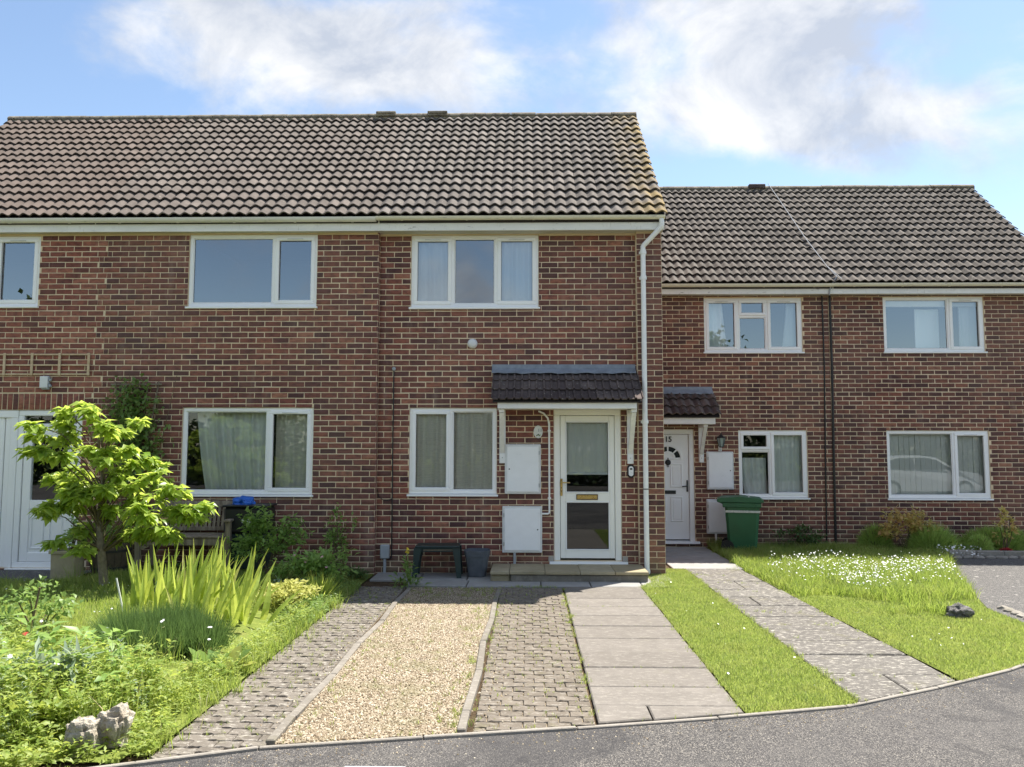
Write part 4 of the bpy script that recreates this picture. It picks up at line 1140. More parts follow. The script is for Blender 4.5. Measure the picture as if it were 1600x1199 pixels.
# door step of slabs on a rough base
st = empty('door_step', (.5, -.35, 0)); tag(st, 'low slab topped step below the glazed front door', 'step')
m = MB(); m.box(-.72, .99, -.33, .33, -.02, .085, .012); m.build('step_base', 'step_base', st)
m = MB(); m.box(-.97, -.725, -.30, .33, -.02, .088, .02); m.build('side_block', 'step_slab', st)
for i in range(5):
    xs_ = (-.975, -.735, -.29, .15, .58, 1.0); m = MB(); m.box(xs_[i] + .002, xs_[i + 1] - .002, -.355 + rnd.uniform(-.008, .004), .345, .088, .128 + rnd.uniform(-.002, .002), .006); m.build('step_slab', 'step_slab', st)

# ------------------------------------------------------------------ fixtures on the walls
def meter_box(x0, x1, z0, z1, yw, label, key_right, hinge_right, trim='white_trim', dep=.05):
    b = empty('meter_box', ((x0 + x1) / 2, yw, z0)); tag(b, label, 'meter box', 'white meter boxes')
    w, h = (x1 - x0) / 2, z1 - z0
    m = MB(); m.box(-w, w, -dep, .004, 0, h, .008); m.build('box_frame', trim, b)
    m = MB(); m.box(-w + .028, w - .028, -dep - .013, -dep + .001, .028, h - .028, .006); dr = m.build('box_door', 'white_metal', b)
    m = MB(); kx = (w - .06) * (1 if key_right else -1); m.lathe([(.009, 0), (.009, .004)], (kx, -dep - .012, h * .5), 10, 'y'); m.build('lock', 'black_plastic', dr)
    hx = (w - .022) * (1 if hinge_right else -1)
    for q in (.09, h - .14): m = MB(); m.box(hx - .007, hx + .007, -dep - .017, -dep - .001, q, q + .05, .003); m.build('hinge', 'steel_hinge', dr)
    return b
meter_box(-.312, .170, 1.047, 1.709, 0, 'taller meter box beside the door handle, above the other one', False, True)
meter_box(-.345, .186, .273, .884, 0, 'lower meter box with a pipe below, beside the glazed door', True, False)
meter_box(3.034, 3.488, .966, 1.605, D2, 'meter box on the wall below the black lantern', True, False)
meter_box(3.019, 3.45, .224, .80, D2, 'meter box partly hidden behind the green bin', True, False)
m = MB(); m.tube([(-.18, -.03, .29), (-.18, -.03, .0)], .018, 8); tag(m.build('service_pipe', 'grey_box'), 'short grey pipe under the lower meter box by the step', 'pipe')
m = MB(); m.tube([(3.17, D2 - .03, .24), (3.17, D2 - .03, 0)], .018, 8); tag(m.build('service_pipe', 'pipe_white'), 'short white pipe under the meter box behind the bin', 'pipe')
m = MB(); m.tube([(.14, -.02, 2.155), (.21, -.022, 2.125), (.265, -.022, 2.06), (.282, -.022, 1.98), (.284, -.022, .84), (.283, -.022, .795), (.262, -.022, .785), (.18, -.022, .785)], .0125, 8)
cd = m.build('conduit', 'pipe_white'); smooth_by_angle(cd, 50); tag(cd, 'thin white conduit bending down beside the front door frame', 'pipe')
for zz_ in (1.88, .98): m = MB(); m.box(.262, .306, -.03, -.001, zz_, zz_ + .022, .003); m.build('clip', 'pipe_white', cd)
pq = empty('oval_plaque', (.135, -.004, 1.877)); tag(pq, 'white oval house number plaque above the meter boxes', 'plaque')
m = MB(); N = 28
m.lathe([(0, 0), (1, 0), (1, .006), (.93, .012), (0, .012)], (0, 0, 0), N, 'y'); m.v = [(x * .062, y, z * .086) for x, y, z in m.v]; m.build('plate', 'plaque', pq)
o = lettering('number_mark', '11', .06, .001, 0, pq); o.location = (.024, -.0135, .0); o.rotation_euler = (math.pi / 2, 0, 0)
for i in range(5):
    m = MB(); ax, az = -.03 + .011 * i, -.055 + .008 * (i % 3); m.add([(ax, -.0135, az), (ax + .014, -.0135, az - .006), (ax + .022, -.0135, az + .008), (ax + .006, -.0135, az + .012)], [(0, 1, 2, 3)]); m.build('painted_leaf', ('leaf_dark', 'leaf_mid', 'black_plastic')[i % 3], pq)
bl = empty('doorbell', (1.376, -.001, 1.352)); tag(bl, 'white oval camera doorbell on a black backing plate', 'doorbell')
def capsule(w, h, d, y): 
    m = MB(); pts = []
    for k in range(20):
        t = 2 * math.pi * k / 20; pts.append((w * math.cos(t), (h - w) * (1 if math.sin(t) >= 0 else -1) + w * math.sin(t)))
    m.prism(pts, 'y', y, y - d); return m
capsule(.052, .09, .014, 0).build('backing', 'black_plastic', bl); capsule(.032, .066, .018, -.014).build('body', 'white_metal', bl)
m = MB(); m.lathe([(.017, 0), (.017, .004)], (0, -.032, .03), 14, 'y'); m.v = [(x * 1.1, y, (z - .03) * .7 + .03) for x, y, z in m.v]; m.build('lens', 'black_plastic', bl)
m = MB(); m.lathe([(.007, 0), (.007, .002)], (0, -.032, -.02), 10, 'y'); m.build('button', 'white_trim', bl)
m = MB(); m.lathe([(.0, .0), (.067, 0), (.069, .02), (.058, .045), (.035, .058), (.0, .062)], (-.756, 0, 3.074), 20, 'y'); v_ = m.build('wall_vent', 'white_trim'); smooth_by_angle(v_, 50); tag(v_, 'round white vent cap on the wall below the curtained upper window', 'vent')
# cable and grey box by the party line
cb_ = empty('wall_cable', (-1.825, -.01, 2.7)); tag(cb_, 'black cable running down the wall to a grey box', 'cable')
m = MB(); m.tube([(0, -.004, .02), (-.002, -.004, -1.0), (.0, -.004, -1.75), (.003, -.004, -2.35), (.002, -.006, -2.5), (-.03, -.02, -2.52), (-.05, -.03, -2.49)], .0085, 6); m.build('cable_run', 'black_plastic', cb_)
m = MB(); m.lathe([(.026, 0), (.026, .014), (.016, .02)], (0, .006, .03), 12, 'y'); m.build('entry_cap', 'grey_box', cb_)
m = MB(); m.tube([(0, -.004, -1.72), (-.06, -.004, -1.745), (-.12, -.004, -1.74), (-.185, -.004, -1.70), (-.20, -.004, -1.6)], .005, 6); m.build('cable_loop', 'black_plastic', cb_)
gb = empty('cable_box', (-1.908, -.005, 0)); tag(gb, 'small grey cable box on a pipe at the wall foot', 'cable box')
m = MB(); m.box(-.06, .06, -.075, 0, .192, .372, .01); m.build('case', 'grey_box', gb); m = MB(); m.tube([(0, -.04, .195), (0, -.04, 0)], .02, 10); m.build('pipe', 'grey_box', gb)
for q, (xa, xb, dx) in enumerate(((5.075, 5.03, 0), (5.205, 5.18, 0))):
    m = MB(); m.tube([(xa, D2 - .012, 4.29), (xa + .004, D2 - .012, 3.0), ((xa + xb) / 2, D2 - .012, 1.6), (xb, D2 - .012, .0)], .012 if q == 0 else .02, 6)
    tag(m.build('wall_cable', 'black_plastic'), ('black cable down the brickwork beside the set back party line', 'thick dark pipe down the party line of the set back houses')[q], 'cable')
def roof2(x, s, up=.0):
    p = math.atan2(ROOF2['zr'] - ROOF2['ze'], ROOF2['yr'] - ROOF2['ye']); L = math.hypot(ROOF2['zr'] - ROOF2['ze'], ROOF2['yr'] - ROOF2['ye'])
    return (x, ROOF2['ye'] + math.cos(p) * L * s - math.sin(p) * up, ROOF2['ze'] + math.sin(p) * L * s + math.cos(p) * up)
m = MB(); m.tube([roof2(5.0, 1.02, .10), roof2(5.06, .7, .085), roof2(5.10, .4, .085), roof2(5.18, .12, .085), roof2(5.24, .02, .085)], .007, 6)
m.tube([roof2(5.18, .12, .085), roof2(5.3, .0, .09)], .007, 6); m.tube([roof2(5.24, .02, .085), (5.16, D2 - .24, 4.44), (5.13, D2 - .22, 4.34), (5.13, D2 - .205, 4.27)], .012, 6)
tag(m.build('aerial_cable', 'grey_box'), 'pale aerial cable trailing down the set back tiled roof', 'cable')
# lantern
ln = empty('wall_lantern', (3.271, D2, 1.63)); tag(ln, 'small black coach lantern on the wall over a meter box', 'lantern')
m = MB(); m.box(-.03, .03, -.014, .0, -.02, .1, .006); m.tube([(0, -.01, .02), (0, -.06, .0), (0, -.1, .02), (0, -.1, .05)], .009, 8); m.build('arm', 'white_trim', ln)
m = MB(); m.lathe([(.022, .045), (.04, .055), (.042, .062)], (0, -.1, 0), 6); m.lathe([(.085, .205), (.07, .222), (.03, .25), (.012, .262), (.012, .285), (.0, .29)], (0, -.1, 0), 6)
for k in range(6):
    t = 2 * math.pi * k / 6; m.tube([(.04 * math.cos(t), -.1 + .04 * math.sin(t), .06), (.074 * math.cos(t), -.1 + .074 * math.sin(t), .208)], .005, 5)
m.build('frame', 'black_plastic', ln); m = MB(); m.lathe([(.037, .062), (.069, .205)], (0, -.1, 0), 6); m.build('glass', 'lantern_glass', ln)
# trellis, sensor lamp, fan trellis
tr = empty('trellis', (-6.6, YF - .004, 2.64)); tag(tr, 'bare wooden trellis panel fixed across the redder brickwork', 'trellis')
for z in (.0, .125, .27): m = MB(); m.box(-.95, .645, -.014, -.002, z, z + .022, .002); m.build('rail', 'trellis_wood', tr)
for x in (-.93, -.55, -.17, .21, .61): m = MB(); m.box(x, x + .034, -.028, -.0145, -.006, .30, .002); m.build('batten', 'trellis_wood', tr)
sl_ = empty('outdoor_light', (-6.545, YF, 2.44)); tag(sl_, 'small grey sensor lamp under the wooden trellis', 'lamp')
m = MB(); m.box(-.05, .05, -.05, 0, .0, .185, .008); m.build('case', 'grey_box', sl_); m = MB(); m.box(-.065, .045, -.068, -.0505, .02, .18, .006); m.build('lens_panel', 'white_trim', sl_)
m = MB(); m.box(.045, .08, -.055, -.01, .03, .07, .008); m.box(.045, .075, -.05, -.01, .11, .15, .008); m.build('sensor', 'grey_box', sl_)
ft = empty('fan_trellis', (-5.3, YF - .006, .9)); tag(ft, 'grey fan trellis behind the climbing plant', 'trellis')
for k in range(5):
    m = MB(); a_ = (k - 2) * .15; m.tube([(0.02 * (k - 2), -.012, 0), (a_, -.012, 1.65)], .011, 4); m.build('batten', 'old_wood', ft)
for z in (.5, 1.05, 1.6): m = MB(); w_ = .06 + .18 * z; m.box(-w_, w_, -.032, -.022, z, z + .022); m.build('rail', 'old_wood', ft)

# ------------------------------------------------------------------ things in front of the houses
def bench():
    b = empty('garden_bench', (-4.36, -.42, .12), .05); tag(b, 'weathered slatted wooden garden bench against the wall', 'bench')
    W = .56
    for sx in (-1, 1):
        m = MB(); m.box(sx * W - .032, sx * W + .032, -.30, -.235, 0, .60, .005); m.build('leg', 'old_wood', b)
        m = MB(); m.prism([(.16, 0), (.225, 0), (.235, .40), (.30, .80), (.245, .80), (.17, .40)], 'x', sx * W - .03, sx * W + .03); m.build('leg', 'old_wood', b)
        m = MB(); m.box(sx * W - .04, sx * W + .04, -.34, .26, .601, .635, .008); m.build('armrest', 'old_wood', b)
        m = MB(); m.box(sx * W - .022, sx * W + .022, -.234, .17, .33, .40, .004); m.build('side_rail', 'old_wood', b)
    m = MB(); m.box(-W + .033, W - .033, -.288, -.25, .31, .392, .004); m.prism([(-W + .033, .25), (-W + .033, .31), (-W + .18, .31)], 'y', -.28, -.256); m.prism([(W - .033, .25), (W - .18, .31), (W - .033, .31)], 'y', -.28, -.256); m.build('front_rail', 'old_wood', b)
    for i in range(6): m = MB(); y = -.30 + i * .083; m.box(-W + .034, W - .034, y, y + .066, .402, .422, .004); m.build('seat_slat', 'old_wood', b)
    m = MB(); m.prism([(.245, .76), (.285, .76), (.305, .825), (.265, .835)], 'x', -W - .03, W + .03); m.build('top_rail', 'old_wood', b)
    m = MB(); m.box(-W + .033, W - .033, .175, .215, .45, .50, .004); m.build('lower_back_rail', 'old_wood', b)
    n = 19
    for i in range(n):
        x = -W + .06 + (2 * W - .12) * i / (n - 1); m = MB(); m.prism([(.185, .50), (.20, .50), (.268, .765), (.252, .765)], 'x', x - .018, x + .018); m.build('back_slat', 'old_wood', b)
bench()
bx = empty('recycling_box', (-3.62, -.36, .10)); tag(bx, 'black lidded box on a green one behind the leafy shrub', 'box')
m = MB(); m.box(-.26, .26, -.2, .2, 0, .46, .03); m.build('lower_box', 'green_plastic', bx); m = MB(); m.box(-.27, .27, -.21, .21, .461, .80, .03); m.build('upper_box', 'black_plastic', bx); m = MB(); m.box(-.285, .285, -.225, .225, .80, .825, .008); m.build('rim', 'black_plastic', bx)
m = MB(); m.box(-.03, .16, -.214, -.208, .60, .65); m.build('paper_label', 'petal_white', bx)
def crumpled(name, label, cat, loc, rx, ry, rz, mat, amp, seed, sub=3, sharp=False):
    bm = bmesh.new(); bmesh.ops.create_icosphere(bm, subdivisions=sub, radius=1)
    for v in bm.verts:
        p = v.co.copy(); n = mnoise.fractal(p * 1.6 + Vector((seed, seed * 2, 0)), 1, 2, 4) * amp
        if sharp: n += (mnoise.noise(p * 3.7 + Vector((seed, 0, 0)))) * amp * .35 - abs(mnoise.noise(p * 1.9 + Vector((0, seed, 0)))) * amp * .7
        if sharp: p = Vector([math.copysign(abs(c_) ** .62, c_) for c_ in p]) * .92
        v.co = Vector((p.x * rx, p.y * ry, max(p.z, -.55) * rz)) * (1 + n)
    me = bpy.data.meshes.new(name); bm.to_mesh(me); bm.free()
    o = link(name, me, None, mat); o.location = loc
    if label: tag(o, label, cat)
    return o
crumpled('plastic_bag', 'crumpled bright blue plastic bag on top of the black box', 'bag', (-3.70, -.36, .945), .14, .13, .085, 'blue_bag', .35, 3)
# plastic side table
tb = empty('side_table', (-1.17, -.30, .006), .03); tag(tb, 'low dark green plastic side table against the brick wall', 'table')
m = MB(); m.box(-.285, .285, -.19, .19, .375, .402, .012); m.build('table_top', 'green_plastic', tb)
m = MB(); ring(m, -.27, .27, .328, .376, .02, -.18, -.168, .004); m.box(-.27, .27, .168, .18, .33, .375, .004); m.box(-.275, -.262, -.16, .16, .33, .375, .004); m.box(.262, .275, -.16, .16, .33, .375, .004); m.build('apron', 'green_plastic', tb)
for sx in (-1, 1):
    for sy in (-1, 1):
        m = MB(); V = []
        for z, o_, w in ((.375, .0, .05), (.19, .022, .036), (0, .04, .03)):
            x, y = sx * (.245 + o_), sy * (.155 + o_ * .7); V += [(x - w, y - w * .7, z), (x + w, y - w * .7, z), (x + w, y + w * .7, z), (x - w, y + w * .7, z)]
        F = [(4 * r_ + k, 4 * r_ + (k + 1) % 4, 4 * r_ + 4 + (k + 1) % 4, 4 * r_ + 4 + k) for r_ in range(2) for k in range(4)] + [(0, 1, 2, 3), (8, 9, 10, 11)]
        m.add(V, F); m.build('leg', 'green_plastic', tb)
bk = empty('plant_pot', (-.66, -.30, .006)); tag(bk, 'empty grey tapered plastic plant pot beside the step', 'plant pot')
def sq_lathe(m, prof, n=24, p=4.0):
    V = []; F = []
    for r_, z in prof:
        for k in range(n):
            t = 2 * math.pi * k / n; c, s = math.cos(t), math.sin(t); q = (abs(c) ** p + abs(s) ** p) ** (-1 / p); V.append((r_ * q * c, r_ * q * s, z))
    for i in range(len(prof) - 1):
        for k in range(n): F.append((i * n + k, i * n + (k + 1) % n, (i + 1) * n + (k + 1) % n, (i + 1) * n + k))
    F.append(tuple(range(n)))
    m.add(V, F)
m = MB(); sq_lathe(m, [(.10, 0), (.115, .01), (.143, .2), (.15, .255), (.158, .257), (.163, .30), (.166, .305), (.168, .335), (.16, .338), (.15, .30), (.135, .20)]); m.build('pot_wall', 'pot_grey', bk)
m = MB(); m.box(-.12, .12, -.12, .12, .19, .20); m.build('compost', 'soil', bk)
# wheelie bin
bn = empty('wheelie_bin', (3.45, 2.36, 0.0), R(-14)); tag(bn, 'green wheelie bin with a pale stripe, standing on long grass', 'bin')
V = []; 
for z, xa, xb, w in ((.02, -.20, .22, .21), (.10, -.21, .235, .215), (.70, -.25, .285, .255), (.80, -.255, .295, .262)):
    c = .04; V += [(xa + c, -w, z), (xb - c, -w, z), (xb, -w + c, z), (xb, w - c, z), (xb - c, w, z), (xa + c, w, z), (xa, w - c, z), (xa, -w + c, z)]
m = MB(); m.add(V, [(8 * r_ + k, 8 * r_ + (k + 1) % 8, 8 * r_ + 8 + (k + 1) % 8, 8 * r_ + 8 + k) for r_ in range(3) for k in range(8)] + [tuple(range(8)), tuple(range(24, 32))]); m.build('body', 'bin_green', bn)
m = MB(); m.box(-.285, .31, -.275, .275, .72, .80, .01)
for k in range(4): m.box(-.2 + k * .14, -.19 + k * .14, -.282, -.27, .72, .80, .002)
m.build('collar', 'bin_green', bn)
m = MB(); m.prism([(-.33, .805), (.345, .805), (.35, .83), (.30, .865), (.0, .895), (-.30, .875), (-.37, .85)], 'y', -.29, .29); lid = m.build('lid', 'bin_green', bn)
m = MB(); m.tube([(.12, -.2, .88), (.13, -.2, .905), (.13, -.05, .905), (.12, -.05, .88)], .008, 6); m.build('lid_grip', 'white_trim', lid)
m = MB(); m.tube([(-.27, -.24, .78), (-.36, -.24, .82), (-.36, .24, .82), (-.27, .24, .78)], .016, 8); m.build('handle_bar', 'bin_green', bn)
m = MB(); m.box(-.245, .292, -.2645, -.258, .64, .675, .001); m.build('stripe', 'bin_stripe', bn)
for sy in (-1, 1): m = MB(); m.lathe([(.03, -.02), (.1, -.025), (.1, .025), (.03, .02)], (-.22, sy * .235, .1), 18, 'y'); m.build('wheel', 'black_plastic', bn)
# stone planter, barrel
pt = empty('stone_planter', (-5.58, -1.08, .085), .12); tag(pt, 'square buff stone planter before the white door', 'planter')
m = MB(); sq_lathe(m, [(.14, 0), (.145, .02), (.15, .30), (.17, .305), (.172, .335), (.15, .34), (.14, .27)], 24, 8); m.build('pot_wall', 'pot_stone', pt); m = MB(); m.box(-.12, .12, -.12, .12, .26, .275); m.build('compost', 'soil', pt)
br = empty('half_barrel', (-5.22, -.78, .10)); tag(br, 'dark wooden half barrel behind the stone planter', 'planter')
for k in range(18):
    t = 2 * math.pi * k / 18; m = MB(); V = []
    for z, rr in ((0, .195), (.14, .23), (.30, .245), (.38, .24)):
        for dt, dr in ((-.165, 0), (.165, 0), (.165, -.02), (-.165, -.02)): V.append(((rr + dr) * math.cos(t + dt), (rr + dr) * math.sin(t + dt), z))
    m.add(V, [(4 * r_ + q, 4 * r_ + (q + 1) % 4, 4 * r_ + 4 + (q + 1) % 4, 4 * r_ + 4 + q) for r_ in range(3) for q in range(4)] + [(12, 13, 14, 15)]); m.build('stave', 'barrel_wood', br)
for z, rr in ((.06, .214), (.27, .246)): m = MB(); m.lathe([(rr, 0), (rr + .003, .0), (rr + .006, .03), (rr, .03)], (0, 0, z), 24); m.build('hoop', 'barrel_hoop', br)
m = MB(); m.lathe([(.0, .33), (.225, .33)], (0, 0, 0), 18); m.build('compost', 'soil', br)
# rocks, drain cover, bed edging
crumpled('limestone_rock', 'pale square limestone rock at the kerb, nearer the picture edge', 'rock', (-2.42, -6.36, .07), .095, .085, .12, 'limestone', .26, 8, 4, True)
crumpled('limestone_rock', 'pale rugged limestone rock leaning behind its square neighbour', 'rock', (-2.29, -6.27, .09), .085, .08, .13, 'limestone', .32, 21, 4, True)
crumpled('field_stone', 'dark lichened boulder in the grass near the drive', 'rock', (4.26, -2.66, .035), .115, .10, .085, 'dark_rock', .40, 15, 4, False)
dc = empty('drain_cover', (-.80, -6.62, -.014)); tag(dc, 'pale square drain cover in the road by the kerb', 'drain cover')
m = MB(); m.box(-.16, .16, -.13, .13, 0, .006, .002); m.build('plate', 'grey_box', dc)
for k in range(7): m = MB(); m.box(-.14 + k * .043, -.115 + k * .043, -.11, .11, .006, .010, .002); m.build('rib', 'white_trim', dc)
ew = empty('bed_edging', (6.5, 1.9, 0)); tag(ew, 'low stone edging of the planted bed under the rightmost window', 'edging')
for i in range(7): m = MB(); m.box(i * .42 + .003, i * .42 + .412, -.06 + rnd.uniform(-.01, .01), .06, -.03, .088 + rnd.uniform(-.008, .008), .012); m.build('edging_stone', 'kerb_stone', ew)
pb = empty('cobble_edge', (6.5, 1.74, 0)); tag(pb, 'row of pale flat cobbles along the drive', 'cobbles')
for i in range(16):
    o = crumpled('cobble', None, None, (.05 + i * .17, rnd.uniform(-.03, .03), .0), rnd.uniform(.07, .095), rnd.uniform(.05, .07), .035, 'kerb_stone', .2, i, 2); o.parent = pb
le = empty('stone_edge', (4.86, -3.0, 0)); tag(le, 'short row of pale stones edging the lawn tip beside the drive', 'edging')
for i in range(7):
    o = crumpled('edge_stone', None, None, (.02 * i - .001 * i * i, .13 * i, -.01), .06, .07, .04, 'kerb_stone', .25, 40 + i, 2); o.parent = le

# ------------------------------------------------------------------ vegetation
def leaves_mesh(name, P, D, L, W, fold=.25, droop=.25, mid=.45):
    """many leaves: five points each (base, two sides, rib, tip), folded along the rib and bent down"""
    n = len(P); P = np.asarray(P, float); D = np.asarray(D, float); D /= np.linalg.norm(D, axis=1, keepdims=True) + 1e-9
    up = np.tile([0, 0, 1.0], (n, 1)) + rng.normal(0, .35, (n, 3))
    S = np.cross(D, up); S /= np.linalg.norm(S, axis=1, keepdims=True) + 1e-9
    Nn = np.cross(S, D); L = np.asarray(L).reshape(n, 1) * np.ones((n, 1)); W = np.asarray(W).reshape(n, 1) * np.ones((n, 1))
    base = P; rib = P + D * L * mid; tip = P + D * L - Nn * L * droop
    l = rib + S * W * .5 + Nn * W * fold; r_ = rib - S * W * .5 + Nn * W * fold
    V = np.stack([base, l, rib, r_, tip], 1).reshape(-1, 3)
    F = (np.array([(0, 1, 2), (0, 2, 3), (1, 4, 2), (2, 4, 3)])[None] + 5 * np.arange(n)[:, None, None]).reshape(-1, 3)
    return mesh_np(name, V, F, smooth=False)
def blades_mesh(name, P, H, W, lean, az=None, curve=.5):
    """many blades of grass: base pair, bent middle pair, tip"""
    n = len(P); P = np.asarray(P, float); H = np.asarray(H).reshape(n); W = np.asarray(W) * np.ones(n)
    az = rng.uniform(0, 2 * np.pi, n) if az is None else az; fa = rng.uniform(0, 2 * np.pi, n)
    le = lean * rng.uniform(.2, 1.0, n)
    d = np.stack([np.cos(az), np.sin(az), np.zeros(n)], 1); s = np.stack([np.cos(fa), np.sin(fa), np.zeros(n)], 1) * (W / 2)[:, None]
    up = np.array([0, 0, 1.0])
    m = P + up * (H * .55)[:, None] + d * (H * le * (.5 - .3 * curve))[:, None]
    t = P + up * (H * (1 - .35 * le))[:, None] + d * (H * le)[:, None]
    V = np.stack([P - s, P + s, m + s * .8, m - s * .8, t], 1).reshape(-1, 3)
    F = (np.array([(0, 1, 2), (0, 2, 3), (3, 2, 4)])[None] + 5 * np.arange(n)[:, None, None]).reshape(-1, 3)
    return mesh_np(name, V, F)
def rdir(n, zmin=-1, zmax=1):
    z = rng.uniform(zmin, zmax, n); t = rng.uniform(0, 2 * np.pi, n); r_ = np.sqrt(1 - z * z)
    return np.stack([r_ * np.cos(t), r_ * np.sin(t), z], 1)
def lawn(name, label, poly, n, h0, h1, w, mat, lean=.7, z=0.0, patch=1.5, thin=.0):
    P = scatter(poly, n)
    f = fbm(P, patch, 3)
    keep = f > (-.9 + thin); P = P[keep]; f = f[keep]
    H = rng.uniform(h0, h1, len(P)) * (1 + .45 * np.clip(f, -1, 1))
    zz_ = z if np.isscalar(z) else z(P)
    P3 = np.concatenate([P, np.full((len(P), 1), 0.0)], 1); P3[:, 2] = zz_
    o = link(name, blades_mesh(name, P3, H, w, lean), None, mat)
    return tag(o, label, 'grass', None, 'stuff')

# turf under the blades
STRIP = [(1.365, -5.62), (2.15, -5.40), (2.15, .40), (1.86, .42), (1.85, -.02), (1.53, -.06), (1.53, -.72), (1.365, -1.0)]
RL_BACK = [(3.02, -1.7), (2.95, .42), (3.02, 2.92), (5.35, 2.92), (6.5, 1.9), (5.51, -.30), (4.95, -1.75), (4.0, -2.1), (3.4, -1.5)]
RL_FRONT = [(3.10, -4.88), (3.80, -4.42), (4.3, -4.02), (4.60, -3.58), (4.71, -3.1), (4.78, -2.2), (4.95, -1.75), (4.0, -1.9), (3.0, -1.5)]
LEFT = [(-9.5, -7.5), (-5.0, -7.3), (-3.4, -6.9), (-2.1, -6.5), (-2.05, -1.05), (-2.2, -.15), (-5.7, -.15), (-5.8, -.8), (-6.2, -1.2), (-9.5, -1.35)]
for nm, pl, lb in (('lawn', STRIP, 'mown grass strip between the two slab paths'), ('lawn', RL_BACK + RL_FRONT[::-1][2:] , 'rough lawn with daisies before the set back houses')):
    pass
sheet('lawn', STRIP, -.004, 'turf', 'mown turf strip between the two slab paths', 'lawn')
sheet('lawn', [(3.10, -4.88), (3.80, -4.42), (4.3, -4.02), (4.60, -3.58), (4.71, -3.1), (4.78, -2.2), (5.51, -.30), (6.5, 1.85), (5.4, 2.94), (3.0, 2.94), (2.95, .42), (3.0, -2.0)], -.006, 'turf', 'turf of the daisy lawn before the set back houses', 'lawn')
# left garden rises a little from the path
def lz(P): 
    x = np.clip((-2.1 - P[:, 0]) / 1.0, 0, 1) * np.clip((P[:, 1] + 6.9) / 1.2, 0, 1); 
    x = x * (1 - np.clip((-5.0 - P[:, 0]) / .5, 0, 1) * np.clip((P[:, 1] + 1.7) / .5, 0, 1)); return .125 * x * x * (3 - 2 * x)
gx = np.linspace(-9.5, -2.04, 60); gy = np.linspace(-7.5, -.06, 60); GX, GY = np.meshgrid(gx, gy)
G2 = np.stack([GX.ravel(), GY.ravel()], 1); ok = in_poly(G2, [(-9.6, -7.53), (-7.0, -7.5), (-5.0, -7.3), (-3.4, -6.9), (-2.2, -6.53), (-2.0, -6.45), (-2.0, 0), (-9.6, 0)])
gz_ = lz(G2) + .012 * fbm(G2, 2.2, 5); gz_ = np.where(ok, gz_ - .004, -.05)
idx = np.arange(3600).reshape(60, 60)
F = np.stack([idx[:-1, :-1], idx[:-1, 1:], idx[1:, 1:], idx[1:, :-1]], -1).reshape(-1, 4)
F = F[ok[F].all(1)]
F = F[~in_poly(G2[F].mean(1), [(-9.6, .1), (-5.75, .1), (-5.80, -.85), (-6.2, -1.2), (-9.6, -1.35)])]
o = link('garden', mesh_np('garden', np.concatenate([G2, gz_[:, None]], 1), F, smooth=True), None, 'turf'); tag(o, 'gently rising lawn and flower bed of the overgrown garden', 'garden', None, 'structure')

lawn('grass', 'short mown grass of the strip between the slab paths', STRIP, 52000, .018, .045, .0035, 'grass_short', .9, -.004, 2.2)
lawn('grass', 'long unmown grass round the daisies and the bin', RL_BACK, 46000, .07, .19, .0055, 'grass_blade', .8, -.006, 1.3)
lawn('grass', 'cropped grass at the kerb around the dark boulder', RL_FRONT, 46000, .016, .045, .0038, 'grass_short', .9, -.006, 1.8)
lawn('grass', 'grass of the overgrown garden under the young tree', [(-7.6, -6.9), (-3.4, -6.7), (-2.7, -6.3), (-2.6, -3.0), (-3.2, -1.0), (-5.6, -.9), (-6.2, -1.25), (-7.6, -1.35)], 70000, .035, .085, .0045, 'grass_blade', .8, lz, 1.1)
# taller tussocks at the lawn edges and in the joints
def tufts(name, label, spots, per, h0, h1, r0, mat='grass_blade', w=.004, lean=.9):
    P = []; H = []
    for (x, y, s) in spots:
        k = max(3, int(per * s)); a_ = rng.uniform(0, 6.28, k); q = np.abs(rng.normal(0, r0 * s, k))
        P.append(np.stack([x + q * np.cos(a_), y + q * np.sin(a_) * .8, np.full(k, -.004)], 1)); H.append(rng.uniform(h0, h1, k) * (.6 + .5 * s))
    P = np.concatenate(P); H = np.concatenate(H)
    o = link(name, blades_mesh(name, P, H, w, lean), None, mat); return tag(o, label, 'grass', None, 'stuff')
sp = []
for i in range(70): sp.append((-.325 + rng.normal(0, .02), rng.uniform(-5.9, -1.2), rng.uniform(.2, .9)))
for i in range(60): sp.append((-.41 - abs(rng.normal(0, .07)), rng.uniform(-5.95, -4.3) if rng.random() < .6 else rng.uniform(-4.3, -1.2), rng.uniform(.2, 1.1)))
for i in range(55): sp.append((.41 + rng.normal(0, .015), rng.uniform(-5.75, -1.2), rng.uniform(.2, 1.2)))
for i in range(45): sp.append((-1.37 + abs(rng.normal(0, .04)), rng.uniform(-6.1, -1.3), rng.uniform(.2, .7)))
for i in range(230): sp.append((rng.uniform(-2.0, -1.48), rng.uniform(-6.1, -1.1), rng.uniform(.12, .5)))
for i in range(240): sp.append((rng.uniform(-.3, .38), rng.uniform(-5.8, -1.2), rng.uniform(.1, .4)))
for i in range(170): sp.append((rng.uniform(-1.35, -.42), rng.uniform(-6.0, -1.2), rng.uniform(.1, .45)))
for i in range(70): sp.append((rng.uniform(-1.4, -.35), rng.uniform(-1.75, -1.1), rng.uniform(.3, 1.0)))
for i in range(26): sp.append((rng.uniform(-.3, .4), -1.08 + rng.normal(0, .03), rng.uniform(.3, .9)))
for i in range(60): sp.append((2.16 + rng.uniform(0, .85), rng.choice([.42 - .58 * k for k in range(10)]) + rng.normal(0, .02), rng.uniform(.2, .9)))
for i in range(30): sp.append((rng.uniform(.5, 1.33), rng.choice([-2.26, -3.18, -4.6, -5.09]) + rng.normal(0, .006), rng.uniform(.1, .3)))
